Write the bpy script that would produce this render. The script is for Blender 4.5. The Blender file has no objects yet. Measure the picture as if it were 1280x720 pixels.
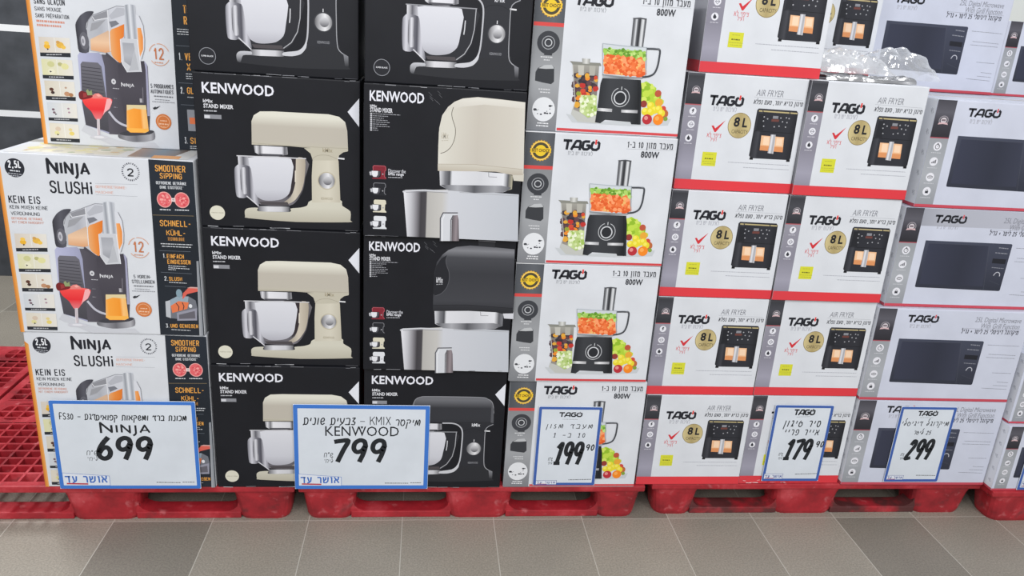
import bpy, bmesh, math, random
from math import sin, cos, pi, radians
from mathutils import Vector, Matrix

random.seed(7)
S = bpy.context.scene
COL = S.collection

# ------------------------------------------------------------------ camera, world, light, exposure
S.view_settings.view_transform = 'Standard'
S.view_settings.look = 'None'
S.view_settings.gamma = 1.0
S.view_settings.use_curve_mapping = False
S.view_settings.exposure = 0.0

cam_d = bpy.data.cameras.new('camera')
cam_d.sensor_width = 36.0
cam_d.lens = 36.0 * 968.6 / 1280.0
cam_d.clip_start = 0.05
cam_o = bpy.data.objects.new('camera', cam_d)
COL.objects.link(cam_o)
_pitch, _roll, _yaw = radians(18.55), radians(3.90), radians(7.02)
_F = Vector((sin(_yaw) * cos(_pitch), cos(_yaw) * cos(_pitch), -sin(_pitch)))
_R = Vector((cos(_yaw), -sin(_yaw), 0))
_U = _R.cross(_F)
_R2 = cos(_roll) * _R + sin(_roll) * _U
_U2 = -sin(_roll) * _R + cos(_roll) * _U
cam_o.matrix_world = Matrix(((_R2.x, _U2.x, -_F.x, 0), (_R2.y, _U2.y, -_F.y, 0), (_R2.z, _U2.z, -_F.z, 1.707), (0, 0, 0, 1)))
S.camera = cam_o

world = bpy.data.worlds.new('store_ambient')
S.world = world
world.use_nodes = True
_bg = world.node_tree.nodes['Background']
_bg.inputs[0].default_value = (0.95, 0.97, 1.0, 1)
_bg.inputs[1].default_value = 0.60

def area_light(name, loc, sx, sy, power, rot=(0, 0, 0), col=(0.985, 0.985, 1.0)):
    d = bpy.data.lights.new(name, 'AREA')
    d.shape = 'RECTANGLE'; d.size = sx; d.size_y = sy; d.energy = power; d.color = col
    o = bpy.data.objects.new(name, d); o.location = loc; o.rotation_euler = rot
    COL.objects.link(o)
    return o
# rows of ceiling luminaires over the aisle and behind the stock
area_light('ceiling_lamp', (-2.3, -1.5, 3.7), 0.5, 3.0, 85, (radians(36), 0, 0))
area_light('ceiling_lamp', (0.2, -1.5, 3.7), 0.5, 3.0, 89, (radians(36), 0, 0))
area_light('ceiling_lamp', (2.7, -1.5, 3.7), 0.5, 3.0, 89, (radians(36), 0, 0))
area_light('ceiling_lamp', (-2.4, 3.7, 3.9), 0.5, 1.6, 85, (radians(-10), 0, 0))
area_light('ceiling_lamp', (2.6, 4.2, 3.9), 0.5, 1.6, 40)

# ------------------------------------------------------------------ colour and materials
def lin(h, k=1.0):
    h = h.lstrip('#')
    if len(h) == 3: h = ''.join(c * 2 for c in h)
    r = []
    for i in (0, 2, 4):
        c = int(h[i:i + 2], 16) / 255.0
        c = c / 12.92 if c <= 0.04045 else ((c + 0.055) / 1.055) ** 2.4
        r.append(min(1.0, c * k))
    return tuple(r) + (1.0,)

def new_mat(name):
    m = bpy.data.materials.new(name); m.use_nodes = True
    return m, m.node_tree.nodes, m.node_tree.links, m.node_tree.nodes['Principled BSDF']

def ink_mat(name, rough, coat=0.0):
    m, n, l, b = new_mat(name)
    a = n.new('ShaderNodeVertexColor'); a.layer_name = 'Ink'
    l.new(a.outputs['Color'], b.inputs['Base Color'])
    b.inputs['Roughness'].default_value = rough
    b.inputs['Specular IOR Level'].default_value = 0.22
    return m
INK = ink_mat('printed_ink', 0.42)
SIGNINK = ink_mat('laminated_print', 0.35)

def board_mat(name, hexcol, rough=0.42, spec=0.35, bump=0.06, var=0.05):
    m, n, l, b = new_mat(name)
    t = n.new('ShaderNodeTexCoord'); no = n.new('ShaderNodeTexNoise')
    no.inputs['Scale'].default_value = 9; no.inputs['Detail'].default_value = 5
    l.new(t.outputs['Object'], no.inputs['Vector'])
    r = n.new('ShaderNodeValToRGB')
    c = lin(hexcol)
    r.color_ramp.elements[0].position = 0.3; r.color_ramp.elements[1].position = 0.7
    r.color_ramp.elements[0].color = tuple(x * (1 - var) for x in c[:3]) + (1,)
    r.color_ramp.elements[1].color = tuple(min(1, x * (1 + var)) for x in c[:3]) + (1,)
    l.new(no.outputs['Fac'], r.inputs[0]); l.new(r.outputs[0], b.inputs['Base Color'])
    b.inputs['Roughness'].default_value = rough; b.inputs['Specular IOR Level'].default_value = spec
    n2 = n.new('ShaderNodeTexNoise'); n2.inputs['Scale'].default_value = 5; n2.inputs['Detail'].default_value = 2
    l.new(t.outputs['Object'], n2.inputs['Vector'])
    bp = n.new('ShaderNodeBump'); bp.inputs['Strength'].default_value = bump; bp.inputs['Distance'].default_value = 0.02
    l.new(n2.outputs['Fac'], bp.inputs['Height']); l.new(bp.outputs[0], b.inputs['Normal'])
    return m
M_WHITE = board_mat('white_carton_board', '#d0d3d8')
M_BLACK = board_mat('black_carton_board', '#1a1b20', rough=0.45, spec=0.22, var=0.12)
M_LILAC = board_mat('pale_carton_board', '#c4c8d6')
M_CARD = board_mat('sign_card', '#cfd5dc', rough=0.5, bump=0.0)

def plastic_mat(name, grime):
    m, n, l, b = new_mat(name)
    t = n.new('ShaderNodeTexCoord')
    a = n.new('ShaderNodeTexNoise'); a.inputs['Scale'].default_value = 6; a.inputs['Detail'].default_value = 7; a.inputs['Roughness'].default_value = 0.65
    g = n.new('ShaderNodeTexNoise'); g.inputs['Scale'].default_value = 26; g.inputs['Detail'].default_value = 4
    l.new(t.outputs['Object'], a.inputs['Vector']); l.new(t.outputs['Object'], g.inputs['Vector'])
    r1 = n.new('ShaderNodeValToRGB'); e = r1.color_ramp.elements
    e[0].position = 0.32; e[0].color = lin('#7c1a22'); e[1].position = 0.72; e[1].color = lin('#c64e55')
    k = e.new(0.52); k.color = lin('#a9242e')
    l.new(a.outputs['Fac'], r1.inputs[0])
    r2 = n.new('ShaderNodeValToRGB'); e = r2.color_ramp.elements
    e[0].position = 0.62; e[0].color = (0, 0, 0, 1); e[1].position = 0.74; e[1].color = (0.28, 0.28, 0.28, 1)
    l.new(g.outputs['Fac'], r2.inputs[0])
    mx = n.new('ShaderNodeMix'); mx.data_type = 'RGBA'
    l.new(r2.outputs[0], mx.inputs[0]); l.new(r1.outputs[0], mx.inputs[6]); mx.inputs[7].default_value = lin('#e49a9c')
    # black ground-in dirt
    d = n.new('ShaderNodeTexNoise'); d.inputs['Scale'].default_value = 11; d.inputs['Detail'].default_value = 5
    l.new(t.outputs['Object'], d.inputs['Vector'])
    r3 = n.new('ShaderNodeValToRGB'); e = r3.color_ramp.elements
    e[0].position = 0.62 - grime * .35; e[0].color = (0, 0, 0, 1); e[1].position = 0.80 - grime * .35; e[1].color = (0.85, 0.85, 0.85, 1)
    l.new(d.outputs['Fac'], r3.inputs[0])
    m3 = n.new('ShaderNodeMix'); m3.data_type = 'RGBA'
    l.new(r3.outputs[0], m3.inputs[0]); l.new(mx.outputs[2], m3.inputs[6]); m3.inputs[7].default_value = lin('#3a2a29')
    l.new(m3.outputs[2], b.inputs['Base Color'])
    b.inputs['Roughness'].default_value = 0.5
    bp = n.new('ShaderNodeBump'); bp.inputs['Strength'].default_value = 0.15; bp.inputs['Distance'].default_value = 0.005
    l.new(g.outputs['Fac'], bp.inputs['Height']); l.new(bp.outputs[0], b.inputs['Normal'])
    return m
M_RED = plastic_mat('worn_red_plastic', 0.0)
M_GRIME = plastic_mat('grimy_red_plastic', 0.75)

def floor_mat():
    m, n, l, b = new_mat('stone_floor_tiles')
    t = n.new('ShaderNodeTexCoord'); sp = n.new('ShaderNodeSeparateXYZ')
    l.new(t.outputs['Object'], sp.inputs[0])
    def math(op, a, bb=None, c=None):
        q = n.new('ShaderNodeMath'); q.operation = op
        for i, v in enumerate((a, bb, c)):
            if v is None: continue
            if isinstance(v, (int, float)): q.inputs[i].default_value = v
            else: l.new(v, q.inputs[i])
        return q.outputs[0]
    U = math('DIVIDE', math('ADD', sp.outputs[0], 0.045), 0.33)
    V = math('DIVIDE', math('SUBTRACT', sp.outputs[1], 2.400), 0.66)
    iu = math('FLOOR', U); iv = math('FLOOR', V)
    fu = math('FRACT', U); fv = math('FRACT', V)
    du = math('MULTIPLY', math('MINIMUM', fu, math('SUBTRACT', 1.0, fu)), 0.33)
    dv = math('MULTIPLY', math('MINIMUM', fv, math('SUBTRACT', 1.0, fv)), 0.66)
    gr = math('LESS_THAN', math('MINIMUM', du, dv), 0.0014)
    # tile tone: one tile in eight is darker, the rest vary slightly
    dk = math('LESS_THAN', math('MODULO', math('ADD', math('ADD', iu, 806), math('MULTIPLY', iv, 3)), 8), 0.5)
    wn = n.new('ShaderNodeTexWhiteNoise'); wn.noise_dimensions = '2D'
    cb = n.new('ShaderNodeCombineXYZ'); l.new(iu, cb.inputs[0]); l.new(iv, cb.inputs[1]); l.new(cb.outputs[0], wn.inputs['Vector'])
    no = n.new('ShaderNodeTexNoise'); no.inputs['Scale'].default_value = 170; no.inputs['Detail'].default_value = 6
    l.new(t.outputs['Object'], no.inputs['Vector'])
    n3 = n.new('ShaderNodeTexNoise'); n3.inputs['Scale'].default_value = 3; n3.inputs['Detail'].default_value = 3
    l.new(t.outputs['Object'], n3.inputs['Vector'])
    r = n.new('ShaderNodeValToRGB'); e = r.color_ramp.elements
    e[0].position = 0.3; e[0].color = lin('#827c72'); e[1].position = 0.7; e[1].color = lin('#a09a8d')
    l.new(no.outputs['Fac'], r.inputs[0])
    mul = math('ADD', math('MULTIPLY', wn.outputs['Value'], 0.12), 0.92)
    mul = math('MULTIPLY', mul, math('ADD', math('MULTIPLY', n3.outputs['Fac'], 0.3), 0.85))
    mul = math('MULTIPLY', mul, math('SUBTRACT', 1.0, math('MULTIPLY', dk, 0.24)))
    vm = n.new('ShaderNodeVectorMath'); vm.operation = 'SCALE'
    l.new(r.outputs[0], vm.inputs[0]); l.new(mul, vm.inputs['Scale'])
    mx = n.new('ShaderNodeMix'); mx.data_type = 'RGBA'
    l.new(gr, mx.inputs[0]); l.new(vm.outputs[0], mx.inputs[6]); mx.inputs[7].default_value = lin('#b9b5ab')
    l.new(mx.outputs[2], b.inputs['Base Color'])
    b.inputs['Roughness'].default_value = 0.45
    bp = n.new('ShaderNodeBump'); bp.inputs['Strength'].default_value = 0.1; bp.inputs['Distance'].default_value = 0.002
    l.new(no.outputs['Fac'], bp.inputs['Height']); l.new(bp.outputs[0], b.inputs['Normal'])
    return m

def wall_mat():
    m, n, l, b = new_mat('slate_wall_panels')
    t = n.new('ShaderNodeTexCoord'); sp = n.new('ShaderNodeSeparateXYZ'); l.new(t.outputs['Object'], sp.inputs[0])
    def math(op, a, bb=None):
        q = n.new('ShaderNodeMath'); q.operation = op
        for i, v in enumerate((a, bb)):
            if v is None: continue
            if isinstance(v, (int, float)): q.inputs[i].default_value = v
            else: l.new(v, q.inputs[i])
        return q.outputs[0]
    fz = math('FRACT', math('DIVIDE', math('SUBTRACT', sp.outputs[2], 0.0), 0.49))
    g = math('MULTIPLY', math('LESS_THAN', math('ABSOLUTE', math('SUBTRACT', fz, 0.095)), 0.038), math('GREATER_THAN', sp.outputs[2], 0.7))
    no = n.new('ShaderNodeTexNoise'); no.inputs['Scale'].default_value = 7; no.inputs['Detail'].default_value = 7
    l.new(t.outputs['Object'], no.inputs['Vector'])
    r = n.new('ShaderNodeValToRGB'); e = r.color_ramp.elements
    e[0].position = 0.3; e[0].color = lin('#303439'); e[1].position = 0.75; e[1].color = lin('#4a4e54')
    l.new(no.outputs['Fac'], r.inputs[0])
    mx = n.new('ShaderNodeMix'); mx.data_type = 'RGBA'
    l.new(g, mx.inputs[0]); l.new(r.outputs[0], mx.inputs[6]); mx.inputs[7].default_value = lin('#e4e7e8')
    l.new(mx.outputs[2], b.inputs['Base Color'])
    b.inputs['Roughness'].default_value = 0.55
    return m

# ------------------------------------------------------------------ helpers: things, parts
def thing(name, label, cat, loc, rz=0.0, group=None):
    o = bpy.data.objects.new(name, None); o.empty_display_size = 0.05
    o.location = loc; o.rotation_euler = (0, 0, rz); COL.objects.link(o)
    o['label'] = label; o['category'] = cat
    if group: o['group'] = group
    return o

def link_bm(name, bm, mat, parent=None, smooth=False):
    me = bpy.data.meshes.new(name); bm.to_mesh(me); bm.free()
    if mat: me.materials.append(mat)
    if smooth:
        for f in me.polygons: f.use_smooth = True
    o = bpy.data.objects.new(name, me); COL.objects.link(o)
    if parent: o.parent = parent
    return o

def copy_tree(o, parent=None):
    c = o.copy(); COL.objects.link(c)
    if parent: c.parent = parent
    for ch in list(o.children): copy_tree(ch, c)
    return c

def bm_box(bm, x0, x1, y0, y1, z0, z1, bev=0.0, seg=2):
    r = bmesh.ops.create_cube(bm, size=1.0)
    vs = r['verts']
    for v in vs:
        v.co = Vector(((x0 + x1) / 2 + v.co.x * (x1 - x0), (y0 + y1) / 2 + v.co.y * (y1 - y0), (z0 + z1) / 2 + v.co.z * (z1 - z0)))
    if bev:
        ed = list({e for v in vs for e in v.link_edges})
        bmesh.ops.bevel(bm, geom=ed, offset=bev, segments=seg, affect='EDGES', profile=0.6)

# ------------------------------------------------------------------ flat print: polygons, strokes, lettering
EPS = 1.0e-5
_txt = {}
def text_mesh(s, bold, shear):
    k = (s, bold, shear)
    if k in _txt: return _txt[k]
    cu = bpy.data.curves.new('lettering', 'FONT'); cu.body = s; cu.size = 1.0
    cu.offset = bold; cu.shear = shear; cu.resolution_u = 2; cu.fill_mode = 'FRONT'
    cu.space_character = 1.0 + bold * 1.5
    o = bpy.data.objects.new('lettering', cu); COL.objects.link(o)
    dg = bpy.context.evaluated_depsgraph_get()
    me = bpy.data.meshes.new_from_object(o.evaluated_get(dg))
    vs = [(v.co.x, v.co.y) for v in me.vertices]; fs = [tuple(p.vertices) for p in me.polygons]
    bpy.data.objects.remove(o); bpy.data.curves.remove(cu); bpy.data.meshes.remove(me)
    xs = [v[0] for v in vs]; ys = [v[1] for v in vs]
    _txt[k] = (vs, fs, min(xs), max(xs), min(ys), max(ys))
    return _txt[k]

# a rounded condensed stroke alphabet (unit cell, y up); value = (advance width, strokes)
def _rr(a=0.0, b=0.0, c=1.0, d=1.0, r=0.28):
    ry = r * 0.7
    return [(a + r, b), (c - r, b), (c - r * .3, b + ry * .3), (c, b + ry), (c, d - ry), (c - r * .3, d - ry * .3), (c - r, d), (a + r, d), (a + r * .3, d - ry * .3), (a, d - ry), (a, b + ry), (a + r * .3, b + ry * .3), (a + r, b)]
GLY = {
 'A': [[(0, 0), (.5, 1), (1, 0)], [(.18, .3), (.82, .3)]],
 'B': [[(0, 0), (0, 1), (.65, 1), (.9, .9), (.9, .62), (.65, .52), (0, .52)], [(.65, .52), (1, .4), (1, .12), (.7, 0), (0, 0)]],
 'C': [[(1, .75), (1, .85), (.72, 1), (.28, 1), (0, .82), (0, .18), (.28, 0), (.72, 0), (1, .15), (1, .25)]],
 'D': [[(0, 0), (0, 1), (.65, 1), (1, .8), (1, .2), (.65, 0), (0, 0)]],
 'E': [[(.95, 1), (0, 1), (0, 0), (.95, 0)], [(0, .52), (.8, .52)]],
 'F': [[(.95, 1), (0, 1), (0, 0)], [(0, .5), (.8, .5)]],
 'G': [[(1, .75), (1, .85), (.72, 1), (.28, 1), (0, .82), (0, .18), (.28, 0), (.72, 0), (1, .18), (1, .48), (.55, .48)]],
 'H': [[(0, 0), (0, 1)], [(1, 0), (1, 1)], [(0, .5), (1, .5)]],
 'I': [[(.5, 0), (.5, 1)]],
 'J': [[(.9, 1), (.9, .2), (.65, 0), (.25, 0), (0, .2)]],
 'K': [[(0, 0), (0, 1)], [(1, 1), (.05, .42)], [(.38, .62), (1, 0)]],
 'L': [[(0, 1), (0, 0), (.9, 0)]],
 'M': [[(0, 0), (0, 1), (.5, .35), (1, 1), (1, 0)]],
 'N': [[(0, 0), (0, 1), (1, 0), (1, 1)]],
 'O': [_rr()],
 'P': [[(0, 0), (0, 1), (.7, 1), (1, .88), (1, .58), (.7, .44), (0, .44)]],
 'Q': [_rr(), [(.6, .25), (1, -.08)]],
 'R': [[(0, 0), (0, 1), (.7, 1), (1, .88), (1, .6), (.7, .47), (0, .47)], [(.55, .47), (1, 0)]],
 'S': [[(1, .78), (.95, .9), (.7, 1), (.3, 1), (.03, .87), (.03, .65), (.3, .53), (.7, .47), (.98, .34), (.98, .13), (.7, 0), (.3, 0), (.03, .1), (0, .22)]],
 'T': [[(0, 1), (1, 1)], [(.5, 1), (.5, 0)]],
 'U': [[(0, 1), (0, .2), (.28, 0), (.72, 0), (1, .2), (1, 1)]],
 'V': [[(0, 1), (.5, 0), (1, 1)]],
 'W': [[(0, 1), (.25, 0), (.5, .8), (.75, 0), (1, 1)]],
 'X': [[(0, 0), (1, 1)], [(0, 1), (1, 0)]],
 'Y': [[(0, 1), (.5, .48), (1, 1)], [(.5, .48), (.5, 0)]],
 'Z': [[(0, 1), (1, 1), (0, 0), (1, 0)]],
 'i': [[(.5, 0), (.5, .68)], [(.5, .92), (.5, 1.02)]],
 '-': [[(.15, .48), (.85, .48)]], '.': [[(.4, 0), (.5, 0)]], ',': [[(.5, .05), (.35, -.16)]], '*': [[(.3, .8), (.7, 1)], [(.3, 1), (.7, .8)]],
 '0': [_rr()], '1': [[(.2, .75), (.6, 1), (.6, 0)]],
 '2': [[(.02, .78), (.15, .93), (.4, 1), (.7, 1), (.97, .85), (.97, .62), (0, 0), (1, 0)]],
 '3': [[(0, 1), (.95, 1), (.45, .6), (.75, .57), (1, .42), (1, .15), (.7, 0), (.3, 0), (0, .14)]],
 '5': [[(.9, 1), (.1, 1), (.05, .55), (.6, .6), (.98, .45), (.98, .15), (.7, 0), (.25, 0), (0, .13)]],
 '8': [_rr(.06, .52, .94, 1, .28), _rr(0, 0, 1, .52, .3)],
 'ß': [[(0, 0), (0, .8), (.25, 1), (.65, 1), (.85, .85), (.85, .68), (.5, .55), (.95, .4), (1, .15), (.75, 0), (.4, 0)]],
}
for _a, _b in (('Ü', 'U'), ('Ä', 'A'), ('Ö', 'O')):
    GLY[_a] = GLY[_b] + [[(.22, 1.2), (.3, 1.2)], [(.7, 1.2), (.78, 1.2)]]
GLY['É'] = GLY['E'] + [[(.35, 1.12), (.65, 1.28)]]
GLY['Ç'] = GLY['C'] + [[(.55, 0), (.45, -.2)]]
NARROW = {'I': .34, 'i': .34, '.': .34, ',': .34, '1': .75, ' ': .55, '-': .7, '*': .6, 'M': 1.2, 'W': 1.35, 'J': .8}

# cursive Hebrew marker hand, x-height 1
HEB = {
 'א': (.8, [[(.02, .98), (.78, .05)], [(.72, 1), (.7, .7), (.52, .42)], [(.05, .02), (.08, .35), (.3, .6)]]),
 'ב': (.75, [[(.05, .95), (.5, 1), (.68, .8), (.6, .1), (.45, .0)], [(.0, .02), (.75, .02)]]),
 'פ': (.7, [[(.2, .45), (.05, .6), (.15, .95), (.5, 1), (.7, .7), (.62, .2), (.35, 0), (.05, .05)]]),
 'ג': (.55, [[(.1, .95), (.4, 1), (.42, .6), (.2, .0)], [(.36, .4), (.55, .0)]]),
 'ד': (.75, [[(.0, .75), (.2, 1), (.45, .85), (.6, .98), (.75, .95)], [(.6, .95), (.5, .45), (.62, -.05)]]),
 'ו': (.3, [[(.2, 1), (.12, 0)]]),
 'ז': (.5, [[(.35, 1), (.08, .7), (.4, .35), (.3, .02), (.02, .05)]]),
 'ח': (.75, [[(.08, 0), (.12, .95), (.55, 1), (.68, .8), (.62, 0)]]),
 'ט': (.8, [[(.3, 1), (.05, .6), (.15, .08), (.5, 0), (.75, .35), (.6, .75), (.35, .6)]]),
 'י': (.3, [[(.22, 1), (.14, .55)]]),
 'כ': (.65, [[(.05, 1), (.45, .98), (.62, .6), (.45, .08), (.02, .02)]]),
 'ל': (.6, [[(.42, 1.75), (.2, 1.55), (.25, 1), (.5, .75), (.42, .3), (.15, .1), (.1, .4), (.35, .55)]]),
 'מ': (.85, [[(.02, 0), (.18, .95), (.42, .15), (.62, 1), (.8, .7), (.72, .02)]]),
 'ם': (.75, [[(.05, .95), (.5, 1), (.7, .65), (.6, .1), (.2, .0), (.15, .45), (.1, .9)], [(.15, .1), (-.05, -.1)]]),
 'נ': (.5, [[(.2, 1), (.42, .9), (.38, .05), (.02, .02)]]),
 'ן': (.3, [[(.25, 1), (.1, -.45)]]),
 'ס': (.75, [[(.35, 1), (.05, .6), (.2, .05), (.55, .05), (.7, .55), (.5, .98), (.2, .95), (.02, 1.0)]]),
 'ע': (.75, [[(.08, 1), (.2, .45), (.55, .2)], [(.72, 1), (.6, .4), (.05, -.15)]]),
 'צ': (.7, [[(.15, 1), (.6, 1.05), (.25, .55), (.6, .4), (.5, .02), (.05, .05)]]),
 'ק': (.75, [[(.05, .95), (.5, 1), (.7, .75), (.5, .4)], [(.2, .6), (.08, -.5)]]),
 'ר': (.6, [[(.02, .95), (.4, 1), (.58, .75), (.5, .0)]]),
 'ש': (.75, [[(.2, .42), (.6, .58), (.62, .9), (.38, 1), (.12, .7), (.14, .2), (.4, 0), (.7, .2)]]),
 'ת': (.8, [[(.0, .02), (.14, .1), (.18, .95), (.6, 1), (.72, .8), (.66, .0)]]),
 "'": (.25, [[(.15, 1.1), (.1, .8)]]), '"': (.35, [[(.1, 1.15), (.08, .85)], [(.28, 1.15), (.26, .85)]]),
 '-': (.7, [[(.05, .5), (.65, .5)]]), ' ': (.55, []),
 '0': (.65, [[(.35, 1.05), (.08, .75), (.1, .2), (.3, 0), (.52, .2), (.56, .75), (.35, 1.05)]]),
 '1': (.5, [[(.1, .8), (.35, 1.05), (.28, .0)], [(.08, 0), (.45, 0)]]),
 '2': (.65, [[(.1, .85), (.35, 1.05), (.55, .8), (.1, .0), (.6, .02)]]),
 '3': (.6, [[(.1, .95), (.4, 1.05), (.5, .8), (.25, .55), (.55, .3), (.4, .02), (.05, .08)]]),
 '5': (.6, [[(.55, 1.05), (.18, 1.02), (.12, .6), (.45, .6), (.5, .2), (.25, 0), (.02, .1)]]),
 'F': (.6, [[(.55, 1.2), (.05, 1.2), (.05, 0)], [(.05, .6), (.45, .6)]]),
 'S': (.65, [[(.58, 1.05), (.35, 1.22), (.08, 1.0), (.15, .68), (.5, .5), (.56, .15), (.3, -.02), (.05, .15)]]),
 'K': (.7, [[(.05, 0), (.05, 1.2)], [(.6, 1.2), (.08, .55), (.65, 0)]]),
 'M': (.85, [[(.05, 0), (.05, 1.2), (.4, .4), (.75, 1.2), (.75, 0)]]),
 'I': (.25, [[(.1, 0), (.1, 1.2)]]),
 'X': (.7, [[(.05, 0), (.62, 1.2)], [(.05, 1.2), (.62, 0)]]),
}
BRUSH = {  # bold brush numerals, unit height, slanted
 '6': (.62, [[(.46, 1), (.24, .72), (.08, .38), (.1, .12), (.28, .0), (.48, .1), (.54, .34), (.42, .54), (.24, .5), (.1, .3)]]),
 '9': (.62, [[(.56, .72), (.5, .94), (.3, 1), (.1, .86), (.06, .6), (.2, .44), (.42, .52), (.56, .76), (.48, .36), (.34, .0)]]),
 '7': (.6, [[(.05, .93), (.3, .97), (.6, .97), (.42, .55), (.2, .0)]]),
 '1': (.52, [[(.14, .78), (.42, .98), (.32, .5), (.2, .02)], [(.02, .02), (.38, .02)]]),
 '2': (.64, [[(.16, .78), (.3, .96), (.52, .92), (.52, .7), (.3, .4), (.04, .02), (.44, .05)]]),
 '0': (.62, [[(.34, 1), (.1, .7), (.1, .2), (.28, 0), (.5, .25), (.54, .75), (.34, 1)]]),
}
# printed block Hebrew, letter height 1
HEBP = {
 'א': (.75, [[(.05, .95), (.7, .05)], [(.1, .02), (.1, .35), (.28, .62)], [(.66, .98), (.64, .65), (.46, .42)]]),
 'ב': (.72, [[(.06, .92), (.48, .92), (.58, .8), (.58, .08)], [(.02, .06), (.72, .06)]]),
 'ג': (.5, [[(.1, .92), (.34, .92), (.38, .4), (.42, .05)], [(.36, .35), (.1, .05)]]),
 'ד': (.7, [[(.03, .92), (.7, .92)], [(.54, .92), (.54, .02)]]),
 'ה': (.7, [[(.05, .92), (.5, .92), (.6, .8), (.6, .02)], [(.13, .55), (.13, .02)]]),
 'ו': (.3, [[(.05, .92), (.2, .9), (.22, .02)]]), 'ז': (.42, [[(.05, .92), (.4, .92)], [(.24, .9), (.22, .02)]]),
 'ט': (.75, [[(.08, .95), (.1, .15), (.2, .06), (.55, .06), (.66, .2), (.66, .75), (.5, .92), (.35, .85)]]),
 'י': (.28, [[(.06, .92), (.2, .9), (.2, .55)]]),
 'כ': (.62, [[(.06, .92), (.42, .92), (.56, .75), (.56, .22), (.42, .06), (.06, .06)]]),
 'ל': (.6, [[(.1, 1.32), (.1, .88), (.5, .88), (.52, .6), (.25, .02)]]),
 'מ': (.78, [[(.06, .92), (.2, .65), (.08, .02)], [(.18, .7), (.4, .94), (.6, .88), (.68, .7), (.68, .06), (.38, .06)]]),
 'ם': (.7, [[(.1, .92), (.5, .92), (.62, .8), (.62, .06), (.12, .06), (.12, .92)]]),
 'נ': (.45, [[(.1, .92), (.34, .9), (.36, .06), (.04, .06)]]), 'ן': (.3, [[(.05, .92), (.2, .9), (.2, -.3)]]),
 'ס': (.72, [[(.04, .92), (.48, .92), (.64, .7), (.6, .25), (.38, .05), (.16, .25), (.12, .9)]]),
 'ע': (.68, [[(.1, .94), (.3, .22)], [(.62, .94), (.55, .3), (.3, .08), (.06, .0)]]),
 'פ': (.66, [[(.22, .5), (.06, .52), (.08, .92), (.45, .92), (.6, .75), (.6, .22), (.45, .06), (.06, .06)]]),
 'צ': (.66, [[(.08, .94), (.52, .3), (.5, .06), (.06, .06)], [(.58, .94), (.52, .62), (.34, .55)]]),
 'ק': (.68, [[(.04, .92), (.5, .92), (.6, .78), (.42, .15)], [(.13, .55), (.13, -.3)]]),
 'ר': (.6, [[(.05, .92), (.42, .92), (.52, .78), (.52, .02)]]),
 'ש': (.85, [[(.07, .94), (.12, .06), (.5, .06), (.72, .3), (.78, .94)], [(.42, .94), (.4, .6), (.14, .4)]]),
 'ת': (.75, [[(.02, .06), (.16, .08), (.16, .92), (.5, .92), (.64, .78), (.64, .02)]]),
 ' ': (.35, []), ',': (.2, [[(.12, .08), (.06, -.14)]]), '-': (.4, [[(.06, .5), (.34, .5)]]), '+': (.5, [[(.05, .48), (.45, .48)], [(.25, .7), (.25, .26)]]),
 '0': (.6, [[(.3, .98), (.08, .75), (.08, .25), (.3, .02), (.52, .25), (.52, .75), (.3, .98)]]), '1': (.42, [[(.1, .76), (.28, .96), (.28, .02)]]),
 '2': (.6, [[(.08, .74), (.18, .94), (.42, .94), (.52, .72), (.08, .04), (.56, .04)]]), '5': (.6, [[(.5, .95), (.14, .95), (.1, .55), (.4, .58), (.54, .35), (.4, .05), (.08, .08)]]),
}
def smooth_path(p, n=4):
    if len(p) < 3: return p
    out = []
    for i in range(len(p) - 1):
        a = p[max(0, i - 1)]; b = p[i]; c = p[i + 1]; d = p[min(len(p) - 1, i + 2)]
        for k in range(n):
            t = k / n
            out.append(tuple(0.5 * (2 * b[j] + (c[j] - a[j]) * t + (2 * a[j] - 5 * b[j] + 4 * c[j] - d[j]) * t * t + (3 * b[j] - a[j] - 3 * c[j] + d[j]) * t ** 3) for j in (0, 1)))
    out.append(p[-1])
    return out

def rounded(p, n=3):
    """closed outline with its corners eased into curves"""
    m = len(p); out = []
    for i in range(m):
        a, b, c, d = p[i - 1], p[i], p[(i + 1) % m], p[(i + 2) % m]
        for k in range(n):
            t = k / n
            lin_ = [b[j] + (c[j] - b[j]) * t for j in (0, 1)]
            # blend of spline and straight edge keeps long edges straight
            cr = [0.5 * (2 * b[j] + (c[j] - a[j]) * t + (2 * a[j] - 5 * b[j] + 4 * c[j] - d[j]) * t * t + (3 * b[j] - a[j] - 3 * c[j] + d[j]) * t ** 3) for j in (0, 1)]
            out.append((cr[0] * .75 + lin_[0] * .25, cr[1] * .75 + lin_[1] * .25))
    return out

def mixc(a, b, t): return tuple(a[i] * (1 - t) + b[i] * t for i in range(3)) + (1.0,)

class Face:
    """One side of a carton or card: collects printed parts, each laid a hair above the last."""
    def __init__(s, root, W, H, D, side='front', sx=1.0, sz=1.0, mat=None, yoff=None):
        s.root, s.W, s.H, s.D, s.side, s.L, s.sx, s.sz = root, W, H, D, side, 0, sx, sz
        s.mat = mat or INK
    def to3(s, u, v, L):
        u = u / 1000 * s.sx; v = v / 1000 * s.sz; e = (L + 1) * EPS
        if s.side == 'front': return (-s.W / 2 + u, -s.D / 2 - e, v)
        if s.side == 'top': return (-s.W / 2 + u, -s.D / 2 + v, s.H + e)
        if s.side == 'left': return (-s.W / 2 - e, -s.D / 2 + u, v)
    def part(s, name, parent=None):
        return Print(s, name, parent or s.root)

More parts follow.
